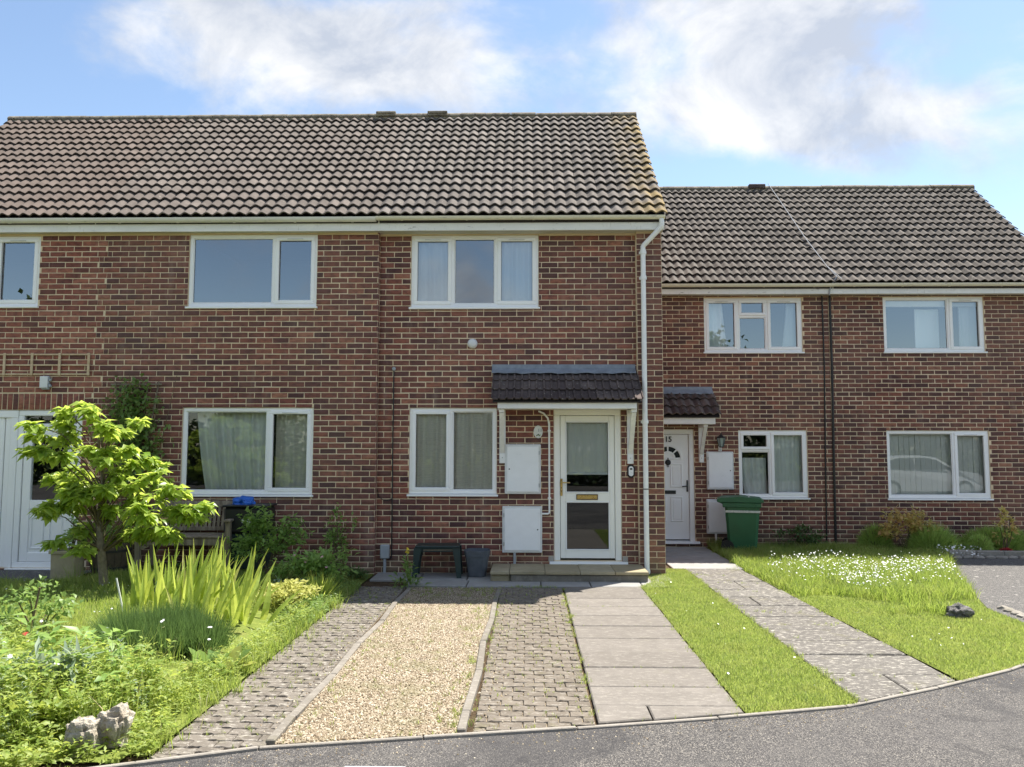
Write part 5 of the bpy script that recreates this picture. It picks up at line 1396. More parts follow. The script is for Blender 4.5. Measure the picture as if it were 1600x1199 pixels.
for i in range(60):
    xk = rng.uniform(-2.6, 4.2); sp.append((xk, kerb_y(xk) + .03 + rng.normal(0, .01), rng.uniform(.15, .5)))
tufts('grass_tufts', 'small tufts of grass growing in the paving joints', sp, 16, .015, .05, .028, 'grass_short', .0035)
for i in range(160): sp2 = (1.365 + rng.normal(0, .018), rng.uniform(-5.55, -1.0), rng.uniform(.3, .9)); sp.append(sp2); sp.append((2.155 + rng.normal(0, .02), rng.uniform(-5.35, .3), rng.uniform(.3, 1.0)))
for i in range(90): yy_ = rng.uniform(-4.85, -1.6); sp.append((2.97 + (.42 - yy_) * .024 + rng.normal(0, .03), yy_, rng.uniform(.3, 1.0)))
tufts('grass_tufts', 'ragged grass overhanging the slab path edges', sp[-410:], 16, .02, .055, .03, 'grass_short', .0035)
sp = [(-2.08 + abs(rng.normal(0, .05)), rng.uniform(-6.4, -1.2), rng.uniform(.4, 1.3)) for i in range(120)] + [(rng.uniform(2.95, 3.15), rng.uniform(-1.6, 2.3), rng.uniform(.5, 1.2)) for i in range(60)] + [(4.1 + rng.normal(0, .18), -2.45 + rng.normal(0, .12), 1.3) for i in range(25)]
tufts('grass_tufts', 'taller grass spilling over the path edges', sp, 14, .06, .17, .045, 'grass_blade', .005)

def flowers(name, label, P3, size, mat, cat='flowers', tilt=.5, kind='stuff', petals=7):
    """small open flower heads"""
    n = len(P3); k = petals * 2; V = []; F = []
    for i, p in enumerate(P3):
        nrm = Vector((rnd.gauss(0, tilt), rnd.gauss(0, tilt) - .15, 1)).normalized(); q = nrm.to_track_quat('Z', 'Y'); s = size * rnd.uniform(.7, 1.25); b = len(V)
        V.append(tuple(Vector(p) + nrm * s * .12))
        for j in range(k):
            t = 2 * math.pi * j / k; rr = s * (1 if j % 2 else .62) * rnd.uniform(.85, 1.1); V.append(tuple(Vector(p) + q @ Vector((rr * math.cos(t), rr * math.sin(t), rnd.uniform(-.1, .2) * s))))
        F += [(b, b + 1 + j, b + 1 + (j + 1) % k) for j in range(k)]
    o = link(name, mesh_np(name, V, F), None, mat)
    if label: tag(o, label, cat, None, kind)
    return o
DZ = [(3.0, -.75), (3.25, .3), (4.5, .5), (5.6, .15), (5.2, -1.0), (4.4, -1.5), (3.6, -1.8)]
P = scatter(DZ, 2400); f = fbm(P, 1.6, 9); P = P[f + rng.normal(0, .25, len(f)) > .02][:900]
P3 = np.concatenate([P, rng.uniform(.10, .27, (len(P), 1))], 1)
flowers('daisies', 'drift of white daisies in the long grass', P3, .0115, 'petal_white')
st_ = np.concatenate([P, np.zeros((len(P), 1))], 1)
tag(link('daisy_stems', blades_mesh('daisy_stems', st_, P3[:, 2], .003, .06), None, 'leaf_mid'), 'thin green stems of the white daisies', 'stems', None, 'stuff')
P = scatter([(6.35, 1.62), (6.95, 1.62), (6.95, 2.0), (6.35, 2.0)], 120); flowers('alyssum', 'mound of tiny white flowers by the bed edging', np.concatenate([P, rng.uniform(.03, .17, (120, 1))], 1), .017, 'petal_white', petals=4)
P = np.concatenate([scatter([(-5.9, -3.6), (-3.6, -3.6), (-3.6, -1.6), (-5.9, -1.6)], 46), scatter([(1.4, -5.3), (2.1, -5.3), (2.1, -.6), (1.4, -.6)], 14), scatter([(3.1, -4.6), (4.3, -3.6), (4.6, -2.2), (3.1, -2)], 16)])
flowers('lawn_daisies', 'scattered small white daisies in the short grass', np.concatenate([P, np.where(P[:, :1] < 0, .19, .035)], 1), .010, 'petal_white', petals=5)

# --- the young tree
tree = empty('young_tree', (-4.64, -2.0, .12)); tag(tree, 'young tree with bright yellow green drooping leaves', 'tree')
T0 = Vector((-4.64, -2.0, .12))
trunk_pts = [Vector(p) for p in ((-4.639, -2.0, 0.167), (-4.687, -2.0, 0.531), (-4.74, -1.98, 0.846), (-4.706, -1.97, 1.229), (-4.745, -2.0, 1.621), (-4.802, -2.03, 1.956))]
m = MB(); m.tube([p - T0 for p in trunk_pts], [.05, .042, .034, .025, .016, .007], 10); o = m.build('trunk', 'bark', tree); smooth_by_angle(o, 60)
crown = empty('crown', (0, 0, 0), 0, tree)
TIPS = [(-5.029, 2.078), (-4.814, 2.136), (-4.554, 1.937), (-4.408, 1.879), (-5.436, 1.878), (-5.53, 1.722), (-5.259, 1.652), (-5.165, 1.9), (-5.069, 1.405), (-5.354, 1.37), (-4.326, 1.617), (-4.2, 1.512), (-4.542, 1.653), (-4.793, 1.653), (-4.918, 1.229), (-5.3, 1.018), (-5.086, 1.018), (-4.771, 1.159), (-4.557, 1.16), (-4.31, 1.231), (-3.994, 1.337), (-3.811, 1.196), (-4.125, 1.056), (-3.908, 0.952), (-3.625, 0.988), (-3.497, 0.967), (-3.758, 0.744), (-3.933, 0.688), (-4.256, 0.742), (-4.477, 0.95), (-4.828, 0.844), (-4.639, 0.601), (-5.003, 0.774), (-5.205, 1.263), (-4.638, 1.406)]
r_ = random.Random(4); LP = []; LD = []
def trunk_at(z):
    for a_, b_ in zip(trunk_pts, trunk_pts[1:]):
        if a_.z <= z <= b_.z: return a_.lerp(b_, (z - a_.z) / (b_.z - a_.z))
    return trunk_pts[-1]
for (tx_, tz_) in TIPS:
    for rep in range(2):
        tx_ = -4.68 + (tx_ + 4.68) * (.94 if rep == 0 else .9); dy = r_.uniform(-.42, .38) * (1 if rep == 0 else 1.15)
        tip = Vector((tx_ + r_.uniform(-.08, .08) * (1 + rep), -2.0 + dy, tz_ + r_.uniform(-.05, .05) * (1 + rep) - (.05 if rep else 0)))
        hz = math.hypot(tip.x + 4.71, dy); st0 = trunk_at(max(.5, min(1.9, tip.z - .25 - .42 * hz)))
        mid = st0.lerp(tip, .55) + Vector((0, 0, .06 + .1 * hz)) + Vector((r_.uniform(-.05, .05), r_.uniform(-.05, .05), 0))
        b = MB(); b.tube([p - T0 for p in (st0, st0.lerp(mid, .5) + Vector((0, 0, .02)), mid, mid.lerp(tip, .6), tip)], [.009, .008, .006, .004, .002], 5)
        b.build('branch', 'twig', crown)
        for q in range(48):
            t = 1 - abs(r_.gauss(0, .26)); t = max(.25, min(1, t))
            p = mid.lerp(tip, (t - .25) / .75) if t > .25 else mid
            a_ = r_.uniform(0, 6.28); out = (tip - st0); out.z = 0
            dv = Vector((math.cos(a_), math.sin(a_) - .12, r_.uniform(-.75, .45))) + out.normalized() * .35
            LP.append(p + Vector((r_.uniform(-.035, .035), r_.uniform(-.035, .035), r_.uniform(-.03, .03)))); LD.append(dv.normalized())
# three hundred leaves nearest the viewer are single leaves
order = sorted(range(len(LP)), key=lambda i: LP[i].y + r_.uniform(-.15, .15))
leaf_variants = []
for k in range(5):
    n5 = 5; V = []; L_, W_ = 1.0, r_.uniform(.44, .54); bend = r_.uniform(.1, .3)
    for j in range(n5 + 1):
        t = j / n5; w = W_ * .5 * (math.sin(math.pi * t ** .85) ** .8 if 0 < t < 1 else 0.0)
        z = -bend * t * t; V += [(t, w, z + w * .35), (t, 0, z), (t, -w, z + w * .35)]
    F = []
    for j in range(n5): F += [(3 * j, 3 * j + 1, 3 * j + 4, 3 * j + 3), (3 * j + 1, 3 * j + 2, 3 * j + 5, 3 * j + 4)]
    me = bpy.data.meshes.new('leaf'); me.from_pydata(V, [], F); me.materials.append(MATS['leaf_tree']); me.validate(); leaf_variants.append(me)
for i in order[:300]:
    o = bpy.data.objects.new('leaf', r_.choice(leaf_variants)); COL.objects.link(o); o.parent = crown
    d_ = LD[i]; q = d_.to_track_quat('X', 'Z'); o.rotation_mode = 'QUATERNION'; o.rotation_quaternion = q @ Vector((1, 0, 0)).rotation_difference(Vector((1, 0, 0))); o.location = LP[i] - T0
    s_l = r_.uniform(.10, .18); o.scale = (s_l, s_l, s_l)
rest = order[300:]; k = len(rest)
me = leaves_mesh('foliage', np.array([LP[i] - T0 for i in rest]), np.array([LD[i] for i in rest]), rng.uniform(.10, .17, k), rng.uniform(.05, .085, k), .2, .22)
tag(link('foliage', me, crown, 'leaf_tree'), kind='stuff')

# --- shrubs made of stems and clustered leaves
def shrub(name, label, cat, c, rx, ry, rz, n, L, mat, clumps=14, stems=7, seed=0, flat=-.1, group=None, spread=.3, wl=.55, zc=None, stemmat='twig'):
    """c: foot; crown an uneven heap of leaf clumps round c + rz"""
    r_ = random.Random(seed); root = empty(name, c); tag(root, label, cat, group)
    cc = Vector((0, 0, rz if zc is None else zc)); cl = []
    for i in range(clumps):
        d_ = Vector((r_.gauss(0, 1), r_.gauss(0, 1), r_.gauss(.15, 1))).normalized(); q = r_.uniform(.35, .9)
        cl.append((cc + Vector((d_.x * rx * q, d_.y * ry * q, d_.z * rz * q)), r_.uniform(.6, 1.15)))
    m = MB()
    for i in range(min(stems, clumps)):
        p = cl[i][0]; m.tube([(r_.uniform(-.03, .03), r_.uniform(-.03, .03), 0), (p.x * .45 + r_.uniform(-.03, .03), p.y * .45, p.z * .5), tuple(p)], [.009, .007, .004], 5)
    m.build('stem', stemmat, root)
    P = []; D = []
    for i in range(n):
        p, s = cl[r_.randrange(clumps)]; d_ = Vector((r_.gauss(0, 1), r_.gauss(0, 1), r_.gauss(0, 1))).normalized() * r_.random() ** .5
        o_ = Vector((d_.x * rx, d_.y * ry, d_.z * rz)) * spread * s * 1.6; pp = p + o_
        if pp.z < .01: pp.z = r_.uniform(.01, .08)
        P.append(pp); D.append((pp - cc * .6).normalized() * .5 + Vector((r_.gauss(0, .6), r_.gauss(0, .6), r_.gauss(-.05, .5))))
    k = n; me = leaves_mesh('foliage', np.array(P), np.array(D), rng.uniform(.7, 1.2, k) * L, rng.uniform(.8, 1.15, k) * L * wl, .15, .2)
    tag(link('foliage', me, root, mat), kind='stuff'); return root
def needle_dome(name, label, cat, c, rx, ry, rz, n, L, w, mat, seed=0, group=None, upright=.35, base=.12):
    root = empty(name, c); tag(root, label, cat, group)
    d_ = rdir(n, -.05, 1); q = rng.uniform(.15, 1, (n, 1)) ** .5
    P = d_ * np.array([rx, ry, rz]) * q * .8; P[:, 2] = np.abs(P[:, 2]) * .9
    dirv = d_ + np.array([0, 0, upright]) + rng.normal(0, .22, (n, 3)); dirv /= np.linalg.norm(dirv, axis=1, keepdims=True)
    lens = L * rng.uniform(.6, 1.25, n); S = np.cross(dirv, rdir(n)); S /= np.linalg.norm(S, axis=1, keepdims=True) + 1e-9
    V = np.stack([P - S * w / 2, P + S * w / 2, P + dirv * lens[:, None]], 1).reshape(-1, 3)
    tag(link('foliage', mesh_np('foliage', V, np.arange(3 * n).reshape(-1, 3)), root, mat), kind='stuff')
    m = MB()
    for k in range(9):
        t = k * .7; m.tube([(0, 0, 0), (.3 * rx * math.cos(t), .3 * ry * math.sin(t), rz * .35), (.62 * rx * math.cos(t), .62 * ry * math.sin(t), rz * .62)], [.008, .006, .003], 5)
    m.build('stem', 'twig', root); return root

# climbing plant on the wall
cp = empty('climbing_plant', (-5.32, YF - .02, .05)); tag(cp, 'dark leafy climber on the wall over the bench', 'climber')
m = MB()
for k in range(6):
    a_ = (k - 2.5) * .12; m.tube([(0.02 * k, -.05, 0), (a_ * .4, -.06, .8), (a_ * 1.3, -.05, 1.6), (a_ * 1.8 + .05, -.05, 2.1 + .25 * (k % 3))], [.012, .009, .006, .003], 5)
m.build('stem', 'twig', cp)
n = 1500; zq = rng.beta(3.2, 2.2, n) * 2.15 + .45; wq = np.interp(zq, [.4, 1.2, 1.7, 2.1, 2.4, 2.75], [.12, .2, .42, .36, .26, .10])
P = np.stack([rng.normal(0, .5, n) * wq + np.interp(zq, [.4, 2.75], [.1, -.02]), -np.abs(rng.normal(.04, .07, n)) - .01, zq], 1)
D = rng.normal(0, .7, (n, 3)) + np.array([0, -.6, -.25])
tag(link('foliage', leaves_mesh('foliage', P, D, rng.uniform(.05, .095, n), rng.uniform(.035, .065, n), .12, .2), cp, 'leaf_mid'), kind='stuff')

# plants in the two planters
shrub('potted_shrub', 'leafy dark green shrub growing in the stone planter', 'shrub', (-5.55, -1.05, .35), .20, .16, .22, 300, .07, 'leaf_shrub', 10, 6, 1)
shrub('potted_shrub', 'rounded mid green shrub growing in the half barrel', 'shrub', (-5.22, -.76, .42), .24, .2, .20, 400, .085, 'leaf_shrub', 12, 6, 2)
# bed along the block path
shrub('leafy_shrub', 'dark glossy shrub in front of the black box', 'shrub', (-3.22, -.85, .09), .50, .28, .34, 1200, .08, 'leaf_shrub', 22, 9, 3, zc=.50)
shrub('tall_thin_shrub', 'sparse upright shrub against the wall near the party line', 'shrub', (-2.45, -.35, .01), .24, .14, .42, 380, .06, 'leaf_shrub', 16, 10, 4, zc=.55, spread=.22)
shrub('peony_plant', 'bushy green perennial with a few pink buds by the path', 'perennial', (-2.50, -1.30, .01), .44, .34, .24, 1200, .09, 'leaf_shrub', 20, 8, 5, zc=.24, wl=.4)
P = np.array([(-2.50 + x, -1.55 + y, z) for x, y, z in ((-.05, 0, .36), (.12, .05, .40), (.2, -.05, .30), (-.2, .06, .42), (.28, .1, .36))]); flowers('peony_buds', 'few pink flower buds on the bushy perennial', P, .022, 'petal_pink', 'flowers', .5, 'stuff')
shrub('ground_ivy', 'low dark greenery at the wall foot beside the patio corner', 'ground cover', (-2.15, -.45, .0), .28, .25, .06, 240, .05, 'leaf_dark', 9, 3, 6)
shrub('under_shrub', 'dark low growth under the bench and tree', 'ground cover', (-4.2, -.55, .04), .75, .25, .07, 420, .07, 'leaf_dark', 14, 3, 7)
shrub('yellow_perennial', 'yellowish flowering perennial beside the sword leaves', 'perennial', (-2.48, -2.55, .02), .32, .38, .15, 750, .06, 'leaf_yellow', 18, 6, 8)
shrub('silver_plant', 'small silvery plant behind the yellowish perennial', 'perennial', (-2.62, -1.95, .02), .20, .18, .12, 260, .05, 'leaf_grey', 9, 4, 9)
needle_dome('spiky_plant', 'spiky bright green tuft at the path edge', 'perennial', (-2.30, -1.95, .02), .22, .2, .16, 380, .20, .014, 'leaf_sword', upright=.5)
# lavender
lav = needle_dome('lavender_bush', 'dense dark fine leaved bush in front of the sword leaves', 'bush', (-2.92, -4.35, .07), .36, .32, .27, 4600, .18, .0055, 'leaf_lavender', upright=1.3)
for i, (x, y, rx, rz, nn) in enumerate(((-.34, .06, .24, .19, 2200), (.32, -.04, .26, .17, 2400), (.12, -.2, .24, .16, 2000), (-.16, -.16, .22, .2, 2000), (.05, .18, .26, .24, 2200))):
    d3 = rdir(nn, -.05, 1); P = d3 * np.array([rx, rx, rz]) * (rng.uniform(.15, 1, (nn, 1)) ** .5) * .85; P[:, 2] = np.abs(P[:, 2]); P += np.array([x, y, 0])
    dv = d3 + np.array([.1 * i - .2, -.1, 1.2]) + rng.normal(0, .3, (nn, 3)); dv /= np.linalg.norm(dv, axis=1, keepdims=True); S = np.cross(dv, rdir(nn)); S /= np.linalg.norm(S, axis=1, keepdims=True) + 1e-9
    V = np.stack([P - S * .003, P + S * .003, P + dv * rng.uniform(.07, .24, (nn, 1))], 1).reshape(-1, 3)
    tag(link('foliage', mesh_np('foliage', V, np.arange(3 * nn).reshape(-1, 3)), lav, 'leaf_lavender'), kind='stuff')
# sword leaved clump: each leaf a piece
iris = empty('sword_leaf_clump', (-3.12, -3.35, .10)); tag(iris, 'tall clump of bright sword shaped leaves', 'perennial')
r_ = random.Random(12)
sword_m = []
for k in range(5):
    V = []; F = []; n6 = 7; bend = r_.uniform(.02, .30); tw = r_.uniform(-.25, .25)
    for j in range(n6 + 1):
        t = j / n6; w = .033 * (1 - t ** 2.2) * (.75 + .6 * t * (1 - t) * 2) if j < n6 else 0.0008
        y = bend * t * t; a_ = tw * t
        V += [(-w * math.cos(a_), y - w * math.sin(a_), t), (0, y + .006, t), (w * math.cos(a_), y + w * math.sin(a_), t)]
    for j in range(n6): F += [(3 * j, 3 * j + 1, 3 * j + 4, 3 * j + 3), (3 * j + 1, 3 * j + 2, 3 * j + 5, 3 * j + 4)]
    me = bpy.data.meshes.new('sword_leaf'); me.from_pydata(V, [], F); me.materials.append(MATS['leaf_sword']); sword_m.append(me)
sword_dry = [me.copy() for me in sword_m[:2]]
for me in sword_dry: me.materials.clear(); me.materials.append(MATS['leaf_yellow'])
for i in range(118):
    g_ = r_.random()
    if g_ < .74: x, y = r_.gauss(.06, .23), r_.gauss(.05, .22); h_ = r_.uniform(.36, .74) * (1 - .25 * abs(x))
    elif g_ < .90: x, y = r_.gauss(.52, .10), r_.gauss(-.25, .16); h_ = r_.uniform(.32, .55)
    else: x, y = r_.gauss(-.62, .05), r_.gauss(.3, .06); h_ = r_.uniform(.42, .62)
    o = bpy.data.objects.new('sword_leaf', r_.choice(sword_m) if r_.random() > .1 else r_.choice(sword_dry)); COL.objects.link(o); o.parent = iris
    o.location = (x, y, 0); o.rotation_euler = (r_.gauss(0, .2), r_.gauss(.05, .16) + .38 * x * (1 if g_ < .9 else .9), r_.uniform(-.9, .9)); o.scale = (r_.uniform(.65, 1.1), 1, h_)
# broad leaved plant: each large leaf a piece
bp = empty('broad_leaf_plant', (-2.24, -4.85, .01)); tag(bp, 'low plant with broad rounded leaves at the path edge', 'perennial')
for i in range(26):
    V = []; F = []; n6 = 6; a_ = r_.uniform(0, 6.28); L_ = r_.uniform(.13, .22); el = r_.uniform(.2, 1.1)
    for j in range(n6 + 1):
        t = j / n6; w = L_ * .26 * math.sin(math.pi * min(1, t * .98 + .02)) ** .7 if 0 < j < n6 else .004
        V += [(t * L_, w, w * .3), (t * L_, 0, 0), (t * L_, -w, w * .3)]
    for j in range(n6): F += [(3 * j, 3 * j + 1, 3 * j + 4, 3 * j + 3), (3 * j + 1, 3 * j + 2, 3 * j + 5, 3 * j + 4)]
    me = bpy.data.meshes.new('broad_leaf'); me.from_pydata(V, [], F); me.materials.append(MATS['leaf_mid' if i % 5 else 'leaf_yellow']); me.shade_smooth()
    o = link('broad_leaf', me, bp); o.location = (r_.gauss(0, .07), r_.gauss(0, .07), .02); o.rotation_euler = (0, -el, a_)
# rose and cane, grey thistle, yellow weed
shrub('rose_bush', 'straggly rose with a red bloom by the picture edge', 'rose', (-4.10, -4.05, .05), .34, .28, .20, 460, .06, 'leaf_mid', 14, 8, 10, zc=.26)
flowers('rose_bloom', 'single red rose bloom low on the straggly bush', np.array([(-4.02, -4.35, .17)]), .03, 'petal_red', 'flower', .3, 'thing')
for i, (x, y, dx, h_, mm, lb) in enumerate(((-3.98, -4.4, .09, .50, 'twig', 'brown bamboo cane leaning by the rose'), (-3.74, -3.3, -.10, .40, 'white_trim', 'pale cane leaning in the lawn, nearer the rose'), (-3.52, -3.25, .04, .36, 'leaf_grey', 'short grey stake standing beside the pale cane'))):
    m = MB(); m.tube([(0, 0, 0), (dx * .5, 0, h_ * .5), (dx, 0, h_)], .0075, 6); o = m.build('garden_cane', mm); o.location = (x, y, .04); tag(o, lb, 'cane', 'canes in the overgrown garden')
shrub('grey_thistle', 'grey green jagged leaved plant near the pale rocks', 'weed', (-3.0, -5.75, .04), .28, .22, .15, 300, .15, 'leaf_grey', 11, 5, 11, wl=.22)
for i, (x, y) in enumerate(((-2.92, -6.1), (-3.1, -6.2), (-3.35, -6.3), (-2.7, -6.1))):
    shrub('rosette_weed', ('leafy rosette weed at the kerb, just behind the square limestone rock', 'leafy rosette weed second from the square limestone rock', 'leafy rosette weed farthest from the limestone rocks, by the picture edge', 'leafy rosette weed nearest to the two limestone rocks')[i], 'weed', (x, y, .03), .14, .12, .08, 110, .10, 'leaf_weed', 7, 3, 30 + i, group='rosette weeds by the rocks', wl=.45)
yw = empty('yellow_weed', (-1.44, -1.12, .0)); tag(yw, 'upright weed with a yellow flower head by the plastic table', 'weed')
m = MB(); m.tube([(0, 0, 0), (.005, 0, .2), (-.005, 0, .42)], .006, 5); m.build('stem', 'leaf_mid', yw)
n = 150; zq = rng.beta(1.1, 2.6, n) * .36; wq = np.interp(zq, [0, .1, .2, .36], [.15, .11, .05, .02]); P = np.stack([rng.normal(0, .6, n) * wq, rng.normal(0, .5, n) * wq, zq + .01], 1)
tag(link('foliage', leaves_mesh('foliage', P, P * np.array([4, 4, 0]) + np.array([0, 0, .25]) + rng.normal(0, .3, (n, 3)), rng.uniform(.05, .1, n), rng.uniform(.02, .035, n)), yw, 'leaf_mid'), kind='stuff')
o = flowers('flower_head', None, [(rnd.gauss(0, .014), rnd.gauss(0, .014), .43 + rnd.uniform(-.03, .03)) for _ in range(20)], .017, 'petal_yellow'); o.parent = yw
# mass of weeds in the near corner: stems set with small leaves
def weed_mass(name, label, poly, n, h0, h1, mat, per=16, L=.05, wl=.34, seed=1):
    P0 = scatter(poly, n); P = []; D = []; stems = []; SH = []
    hs = rng.uniform(h0, h1, n) * (1 + .5 * np.clip(fbm(P0, 1.6, seed), -.8, .8))
    z0 = lz(P0)
    for i in range(n):
        h_ = hs[i]; ax, ay = rng.normal(0, .16, 2)
        k = max(5, int(per * h_ / h1)); t = np.sort(rng.uniform(.08, 1, k)); a_ = np.arange(k) * 2.4 + rng.uniform(0, 6)
        px_ = P0[i, 0] + ax * h_ * t ** 1.5; py_ = P0[i, 1] + ay * h_ * t ** 1.5
        P.append(np.stack([px_, py_, z0[i] + h_ * t], 1)); D.append(np.stack([np.cos(a_), np.sin(a_), rng.uniform(.0, .9, k)], 1))
    P = np.concatenate(P); D = np.concatenate(D); k = len(P)
    o = link(name, leaves_mesh(name, P, D, rng.uniform(.6, 1.3, k) * L, rng.uniform(.7, 1.2, k) * L * wl, .12, .25), None, mat); tag(o, label, 'weeds', None, 'stuff')
    s3 = np.concatenate([P0, z0[:, None]], 1); o2 = link(name + '_stems', blades_mesh(name + '_stems', s3, hs, .0045, .12), None, mat); tag(o2, label.replace('weeds', 'weed stems'), 'stems', None, 'stuff')
weed_mass('weeds', 'tangle of bright green leafy weeds in the near corner', [(-4.8, -6.9), (-3.4, -6.8), (-2.75, -6.35), (-2.45, -6.05), (-2.15, -5.75), (-2.2, -5.45), (-2.8, -5.25), (-3.35, -4.9), (-4.8, -4.7)], 1150, .10, .30, 'leaf_weed', 22, .055, .36, 1)
weed_mass('weeds', 'fine feathery weeds spilling on to the block path', [(-2.75, -6.0), (-2.12, -5.95), (-2.06, -5.3), (-2.08, -3.0), (-2.35, -2.6), (-2.32, -4.9)], 620, .05, .15, 'leaf_weed', 14, .038, .3, 2)
weed_mass('weeds', 'low mixed weeds along the lichen spotted path', [(-2.4, -3.2), (-2.03, -3.4), (-1.98, -1.2), (-2.3, -1.0)], 420, .04, .12, 'leaf_mid', 12, .04, .4, 3)
weed_mass('weeds', 'low creeping weeds at the kerb end of the garden', [(-3.4, -6.85), (-2.2, -6.5), (-1.98, -6.42), (-2.02, -6.1), (-2.2, -5.9), (-3.2, -6.3)], 420, .03, .11, 'leaf_weed', 12, .045, .45, 4)
weed_mass('weeds', 'broad leaved docks standing among the near corner weeds', [(-4.7, -6.8), (-3.4, -6.7), (-2.6, -6.1), (-2.3, -5.4), (-3.3, -4.9), (-4.8, -4.8)], 130, .14, .34, 'leaf_shrub', 9, .13, .36, 6)
weed_mass('weeds', 'grey green fine weeds mixed through the near corner', [(-4.7, -6.8), (-3.0, -6.6), (-2.3, -6.0), (-2.25, -5.5), (-3.3, -5.2), (-4.8, -5.3)], 150, .14, .36, 'leaf_grey', 24, .035, .3, 7)
sp = [(rng.uniform(-4.6, -2.3), rng.uniform(-6.3, -4.6), rng.uniform(.5, 1.3)) for i in range(70)] + [(rng.uniform(-5.6, -3.9), rng.uniform(-2.6, -1.3), rng.uniform(.4, 1.0)) for i in range(40)]
tufts('grass_tufts', 'long grass stalks rising through the overgrown garden', sp, 16, .18, .42, .06, 'grass_blade', .005, .5)
sp = [(rng.uniform(-4.5, -2.3), rng.uniform(-6.2, -4.8), rng.uniform(.3, .8)) for i in range(40)]
tufts('dry_stems', 'dry straw coloured stems among the weeds', sp, 5, .2, .45, .05, 'trellis_wood', .004, .6)
P = scatter([(-4.2, -6.5), (-2.5, -6.2), (-2.3, -4.8), (-4.2, -4.7)], 22); flowers('weed_flowers', 'few white blooms among the near corner weeds', np.concatenate([P, rng.uniform(.26, .42, (22, 1))], 1), .018, 'petal_white')
# --- planted bed under the rightmost window
shrub('dark_shrub', 'dark green shrub at the wall by the party line of the set back houses', 'shrub', (4.55, 2.72, 0), .42, .16, .20, 420, .07, 'leaf_dark', 12, 5, 40, zc=.18)
needle_dome('clipped_bush', 'dark clipped bush at the near end of the planted bed', 'bush', (5.70, 2.62, 0), .32, .24, .52, 3000, .11, .010, 'leaf_bush', upright=.3)
shrub('acer_shrub', 'small shrub with orange and yellow young leaves', 'shrub', (6.10, 2.40, 0), .48, .22, .28, 620, .085, 'leaf_acer', 16, 8, 41, zc=.42)
needle_dome('feathery_bush', 'large feathery green bush below the rightmost window', 'bush', (6.50, 2.35, 0), .46, .32, .50, 5200, .16, .009, 'leaf_bush', upright=.4)
needle_dome('low_hedge', 'long dark low hedge behind the round bush', 'hedge', (7.70, 2.66, 0), .85, .24, .48, 6500, .11, .010, 'leaf_bush', upright=.4)
needle_dome('round_bush', 'small neat round bright green bush', 'bush', (7.13, 2.14, .02), .24, .20, .38, 3200, .07, .007, 'leaf_bush', upright=.15)
shrub('young_rose', 'thin rose with pale peach young leaves beside the round bush', 'rose', (7.62, 2.30, 0), .24, .12, .28, 120, .09, 'leaf_acer', 9, 6, 42, zc=.42, spread=.2)
needle_dome('red_cushion', 'small cushion of red flowers at the bed edge', 'flowers', (7.50, 2.06, .03), .12, .08, .09, 520, .04, .014, 'petal_red', upright=.3)
needle_dome('green_cushion', 'low green cushion plant at the picture edge of the bed', 'perennial', (7.90, 2.06, .02), .20, .10, .05, 700, .045, .010, 'leaf_bush', upright=.3)
nc = empty('narcissus_clump', (6.70, 2.06, .02)); tag(nc, 'few pale strap leaves before the feathery bush', 'perennial')
for i in range(9):
    o = bpy.data.objects.new('strap_leaf', sword_m[i % 5]); COL.objects.link(o); o.parent = nc; o.location = (r_.gauss(0, .05), r_.gauss(0, .03), 0); o.rotation_euler = (r_.gauss(0, .25), r_.gauss(0, .35), r_.uniform(-1, 1)); o.scale = (.7, 1, r_.uniform(.14, .26))

N = 420; P = np.concatenate([np.stack([rng.normal(-1.50, .06, 210), rng.uniform(-6.1, -1.4, 210)], 1), np.stack([rng.normal(-.26, .07, 210), rng.uniform(-5.9, -1.4, 210)], 1)]); sz = rng.uniform(.004, .009, (N, 1))
V = np.repeat(oct_v[None], N, 0) * (1 + rng.uniform(-.35, .35, (N, 5, 3))) * sz[:, None]; V = V + np.concatenate([P, np.full((N, 1), .002)], 1)[:, None]
tag(link('stray_gravel', mesh_np('stray_gravel', V.reshape(-1, 3), (oct_f[None] + 5 * np.arange(N)[:, None, None]).reshape(-1, 3)), None, 'gravel_stone'), 'stray gravel spilled over the edgings on to the block paths', 'gravel', None, 'stuff')
# grit swept to the edge of the road
N = 800; t_ = rng.uniform(-3.2, 4.2, N); off = np.abs(rng.normal(0, .13, N)) + .03
P = np.stack([t_ + off * .25, np.array([kerb_y(x) for x in t_]) - off], 1); sz = rng.uniform(.002, .006, (N, 1))
V = np.repeat(oct_v[None], N, 0) * (1 + rng.uniform(-.35, .35, (N, 5, 3))) * sz[:, None]; V = V + np.concatenate([P, np.full((N, 1), -.015)], 1)[:, None]
tag(link('grit', mesh_np('grit', V.reshape(-1, 3), (oct_f[None] + 5 * np.arange(N)[:, None, None]).reshape(-1, 3)), None, 'gravel_stone'), 'loose buff grit scattered on the road by the kerb', 'grit', None, 'stuff')

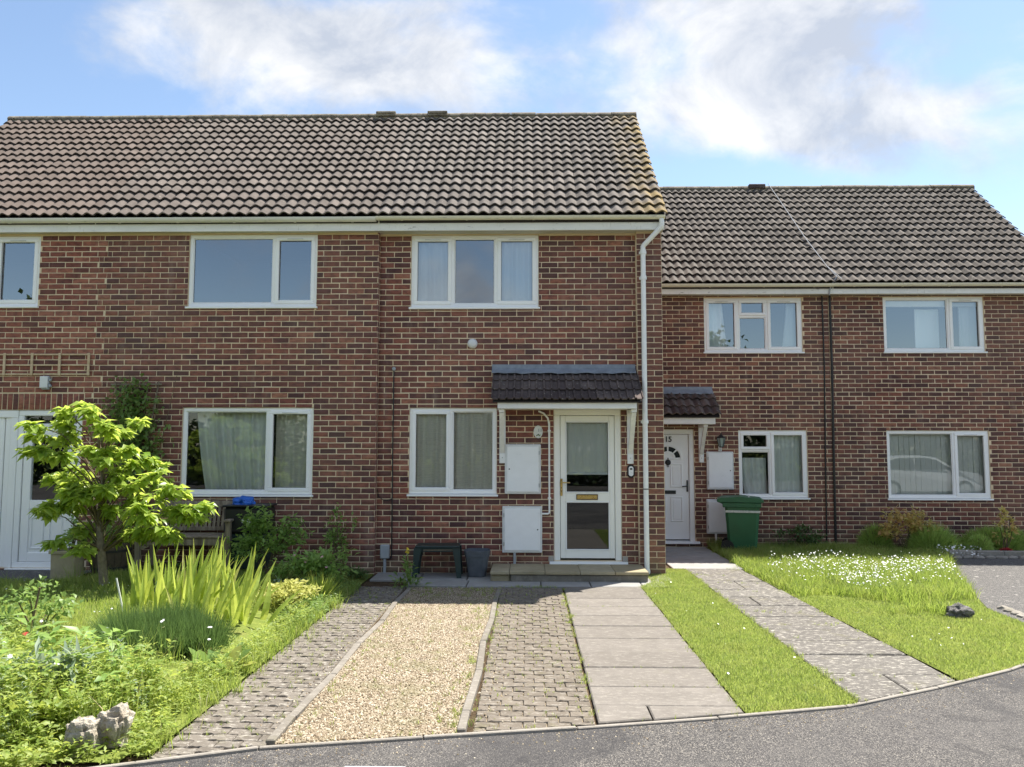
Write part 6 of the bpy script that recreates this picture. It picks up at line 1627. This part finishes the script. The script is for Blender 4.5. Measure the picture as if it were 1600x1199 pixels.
# --- across the road behind the viewer: what the windows mirror
def far_tree(label, x, y, h_, rx, seed, mat):
    r2 = random.Random(seed); t = empty('street_tree', (x, y, 0)); tag(t, label, 'tree', 'trees across the road')
    m = MB(); m.tube([(0, 0, 0), (.1, 0, h_ * .3), (0, .1, h_ * .6)], [.2, .15, .06], 8); m.build('trunk', 'bark', t)
    n = 2600; cl = [(Vector((r2.gauss(0, .45) * rx, r2.gauss(0, .45) * rx, h_ * r2.uniform(.38, .92)))) for _ in range(22)]
    P = np.array([tuple(cl[r2.randrange(22)] + Vector((r2.gauss(0, .3), r2.gauss(0, .3), r2.gauss(0, .25))) * rx * .6) for _ in range(n)])
    tag(link('crown', leaves_mesh('crown', P, rng.normal(0, 1, (n, 3)), rng.uniform(.25, .45, n), rng.uniform(.18, .3, n)), t, mat), kind='stuff')
for i, (x, y, h_, rx, lb) in enumerate(((-25, -28, 10.2, 3.4, 'tree across the road mirrored in the picture edge window'), (-13.5, -29, 6.2, 3.0, 'tree across the road mirrored in the pane above the bench'), (-4.0, -28, 5.2, 2.6, 'small tree across the road mirrored in the linen curtained window'), (3.2, -28, 5.0, 2.6, 'tree across the road mirrored in the glazed door'), (10.2, -29, 8.3, 2.8, 'tree across the road mirrored in the upper window over the lantern'), (22.5, -29, 6.0, 3.2, 'tree across the road mirrored in the blinds window'))):
    far_tree(lb, x, y, h_, rx, 60 + i, 'leaf_far')
hd = empty('garden_hedge', (0, -26, 0)); tag(hd, 'dark hedge across the road mirrored in the door glass', 'hedge')
n = 16000; P = np.stack([rng.uniform(-24, 28, n), rng.uniform(-.6, .6, n), rng.uniform(0, 2.9, n)], 1)
tag(link('foliage', leaves_mesh('foliage', P, rng.normal(0, 1, (n, 3)), rng.uniform(.25, .4, n), rng.uniform(.2, .32, n)), hd, 'leaf_far'), kind='stuff')
# white hatchback parked across the road
car = empty('parked_car', (13.9, -12.2, -.03), R(3)); tag(car, 'white hatchback parked across the road, mirrored in the blinds window', 'car')
prof = [(-1.95, .30), (-1.98, .55), (-1.93, .82), (-1.72, .98), (-1.45, 1.30), (-1.05, 1.43), (-.2, 1.47), (.35, 1.40), (.95, .98), (1.65, .86), (1.92, .68), (1.96, .35), (1.6, .24), (-1.6, .24)]
V = []; 
for y, k in ((-.86, .0), (-.80, .05), (.80, .05), (.86, .0)):
    pass
m = MB(); n = len(prof)
secs = [(-.84, 1.0), (-.62, 1.0), (.62, 1.0), (.84, 1.0)]
V = []
for y, s in ((-.86, 0), (.86, 0)):
    for (px_, pz_) in prof: V.append((px_, y * (1 - .18 * max(0, (pz_ - .9) / .55)), pz_))
m.add(V, [tuple(range(n)), tuple(range(2 * n - 1, n - 1, -1))] + [(i, (i + 1) % n, n + (i + 1) % n, n + i) for i in range(n)]); m.build('body', 'car_white', car)
for sy in (-1, 1):
    w_ = lambda x, z: (x, sy * (.865 * (1 - .18 * max(0, (z - .9) / .55)) + .004), z)
    for pts in (((-1.40, 1.0), (-1.28, 1.28), (-.98, 1.37), (-.42, 1.39), (-.42, 1.0)), ((-.36, 1.0), (-.36, 1.39), (.1, 1.37), (.36, 1.30), (.78, 1.0))):
        m = MB(); m.add([w_(*p) for p in pts], [tuple(range(len(pts)))]); m.build('side_window', 'car_glass', car)
    for wx in (-1.22, 1.22):
        m = MB(); m.lathe([(.0, -.1), (.3, -.1), (.31, .1), (.0, .1)], (wx, sy * .76, .31), 20, 'y'); wh = m.build('wheel', 'black_plastic', car)
        m = MB(); m.lathe([(.0, -.012), (.19, -.012), (.19, .012), (.0, .012)], (wx, sy * .872, .31), 16, 'y'); m.build('rim', 'white_trim', wh)
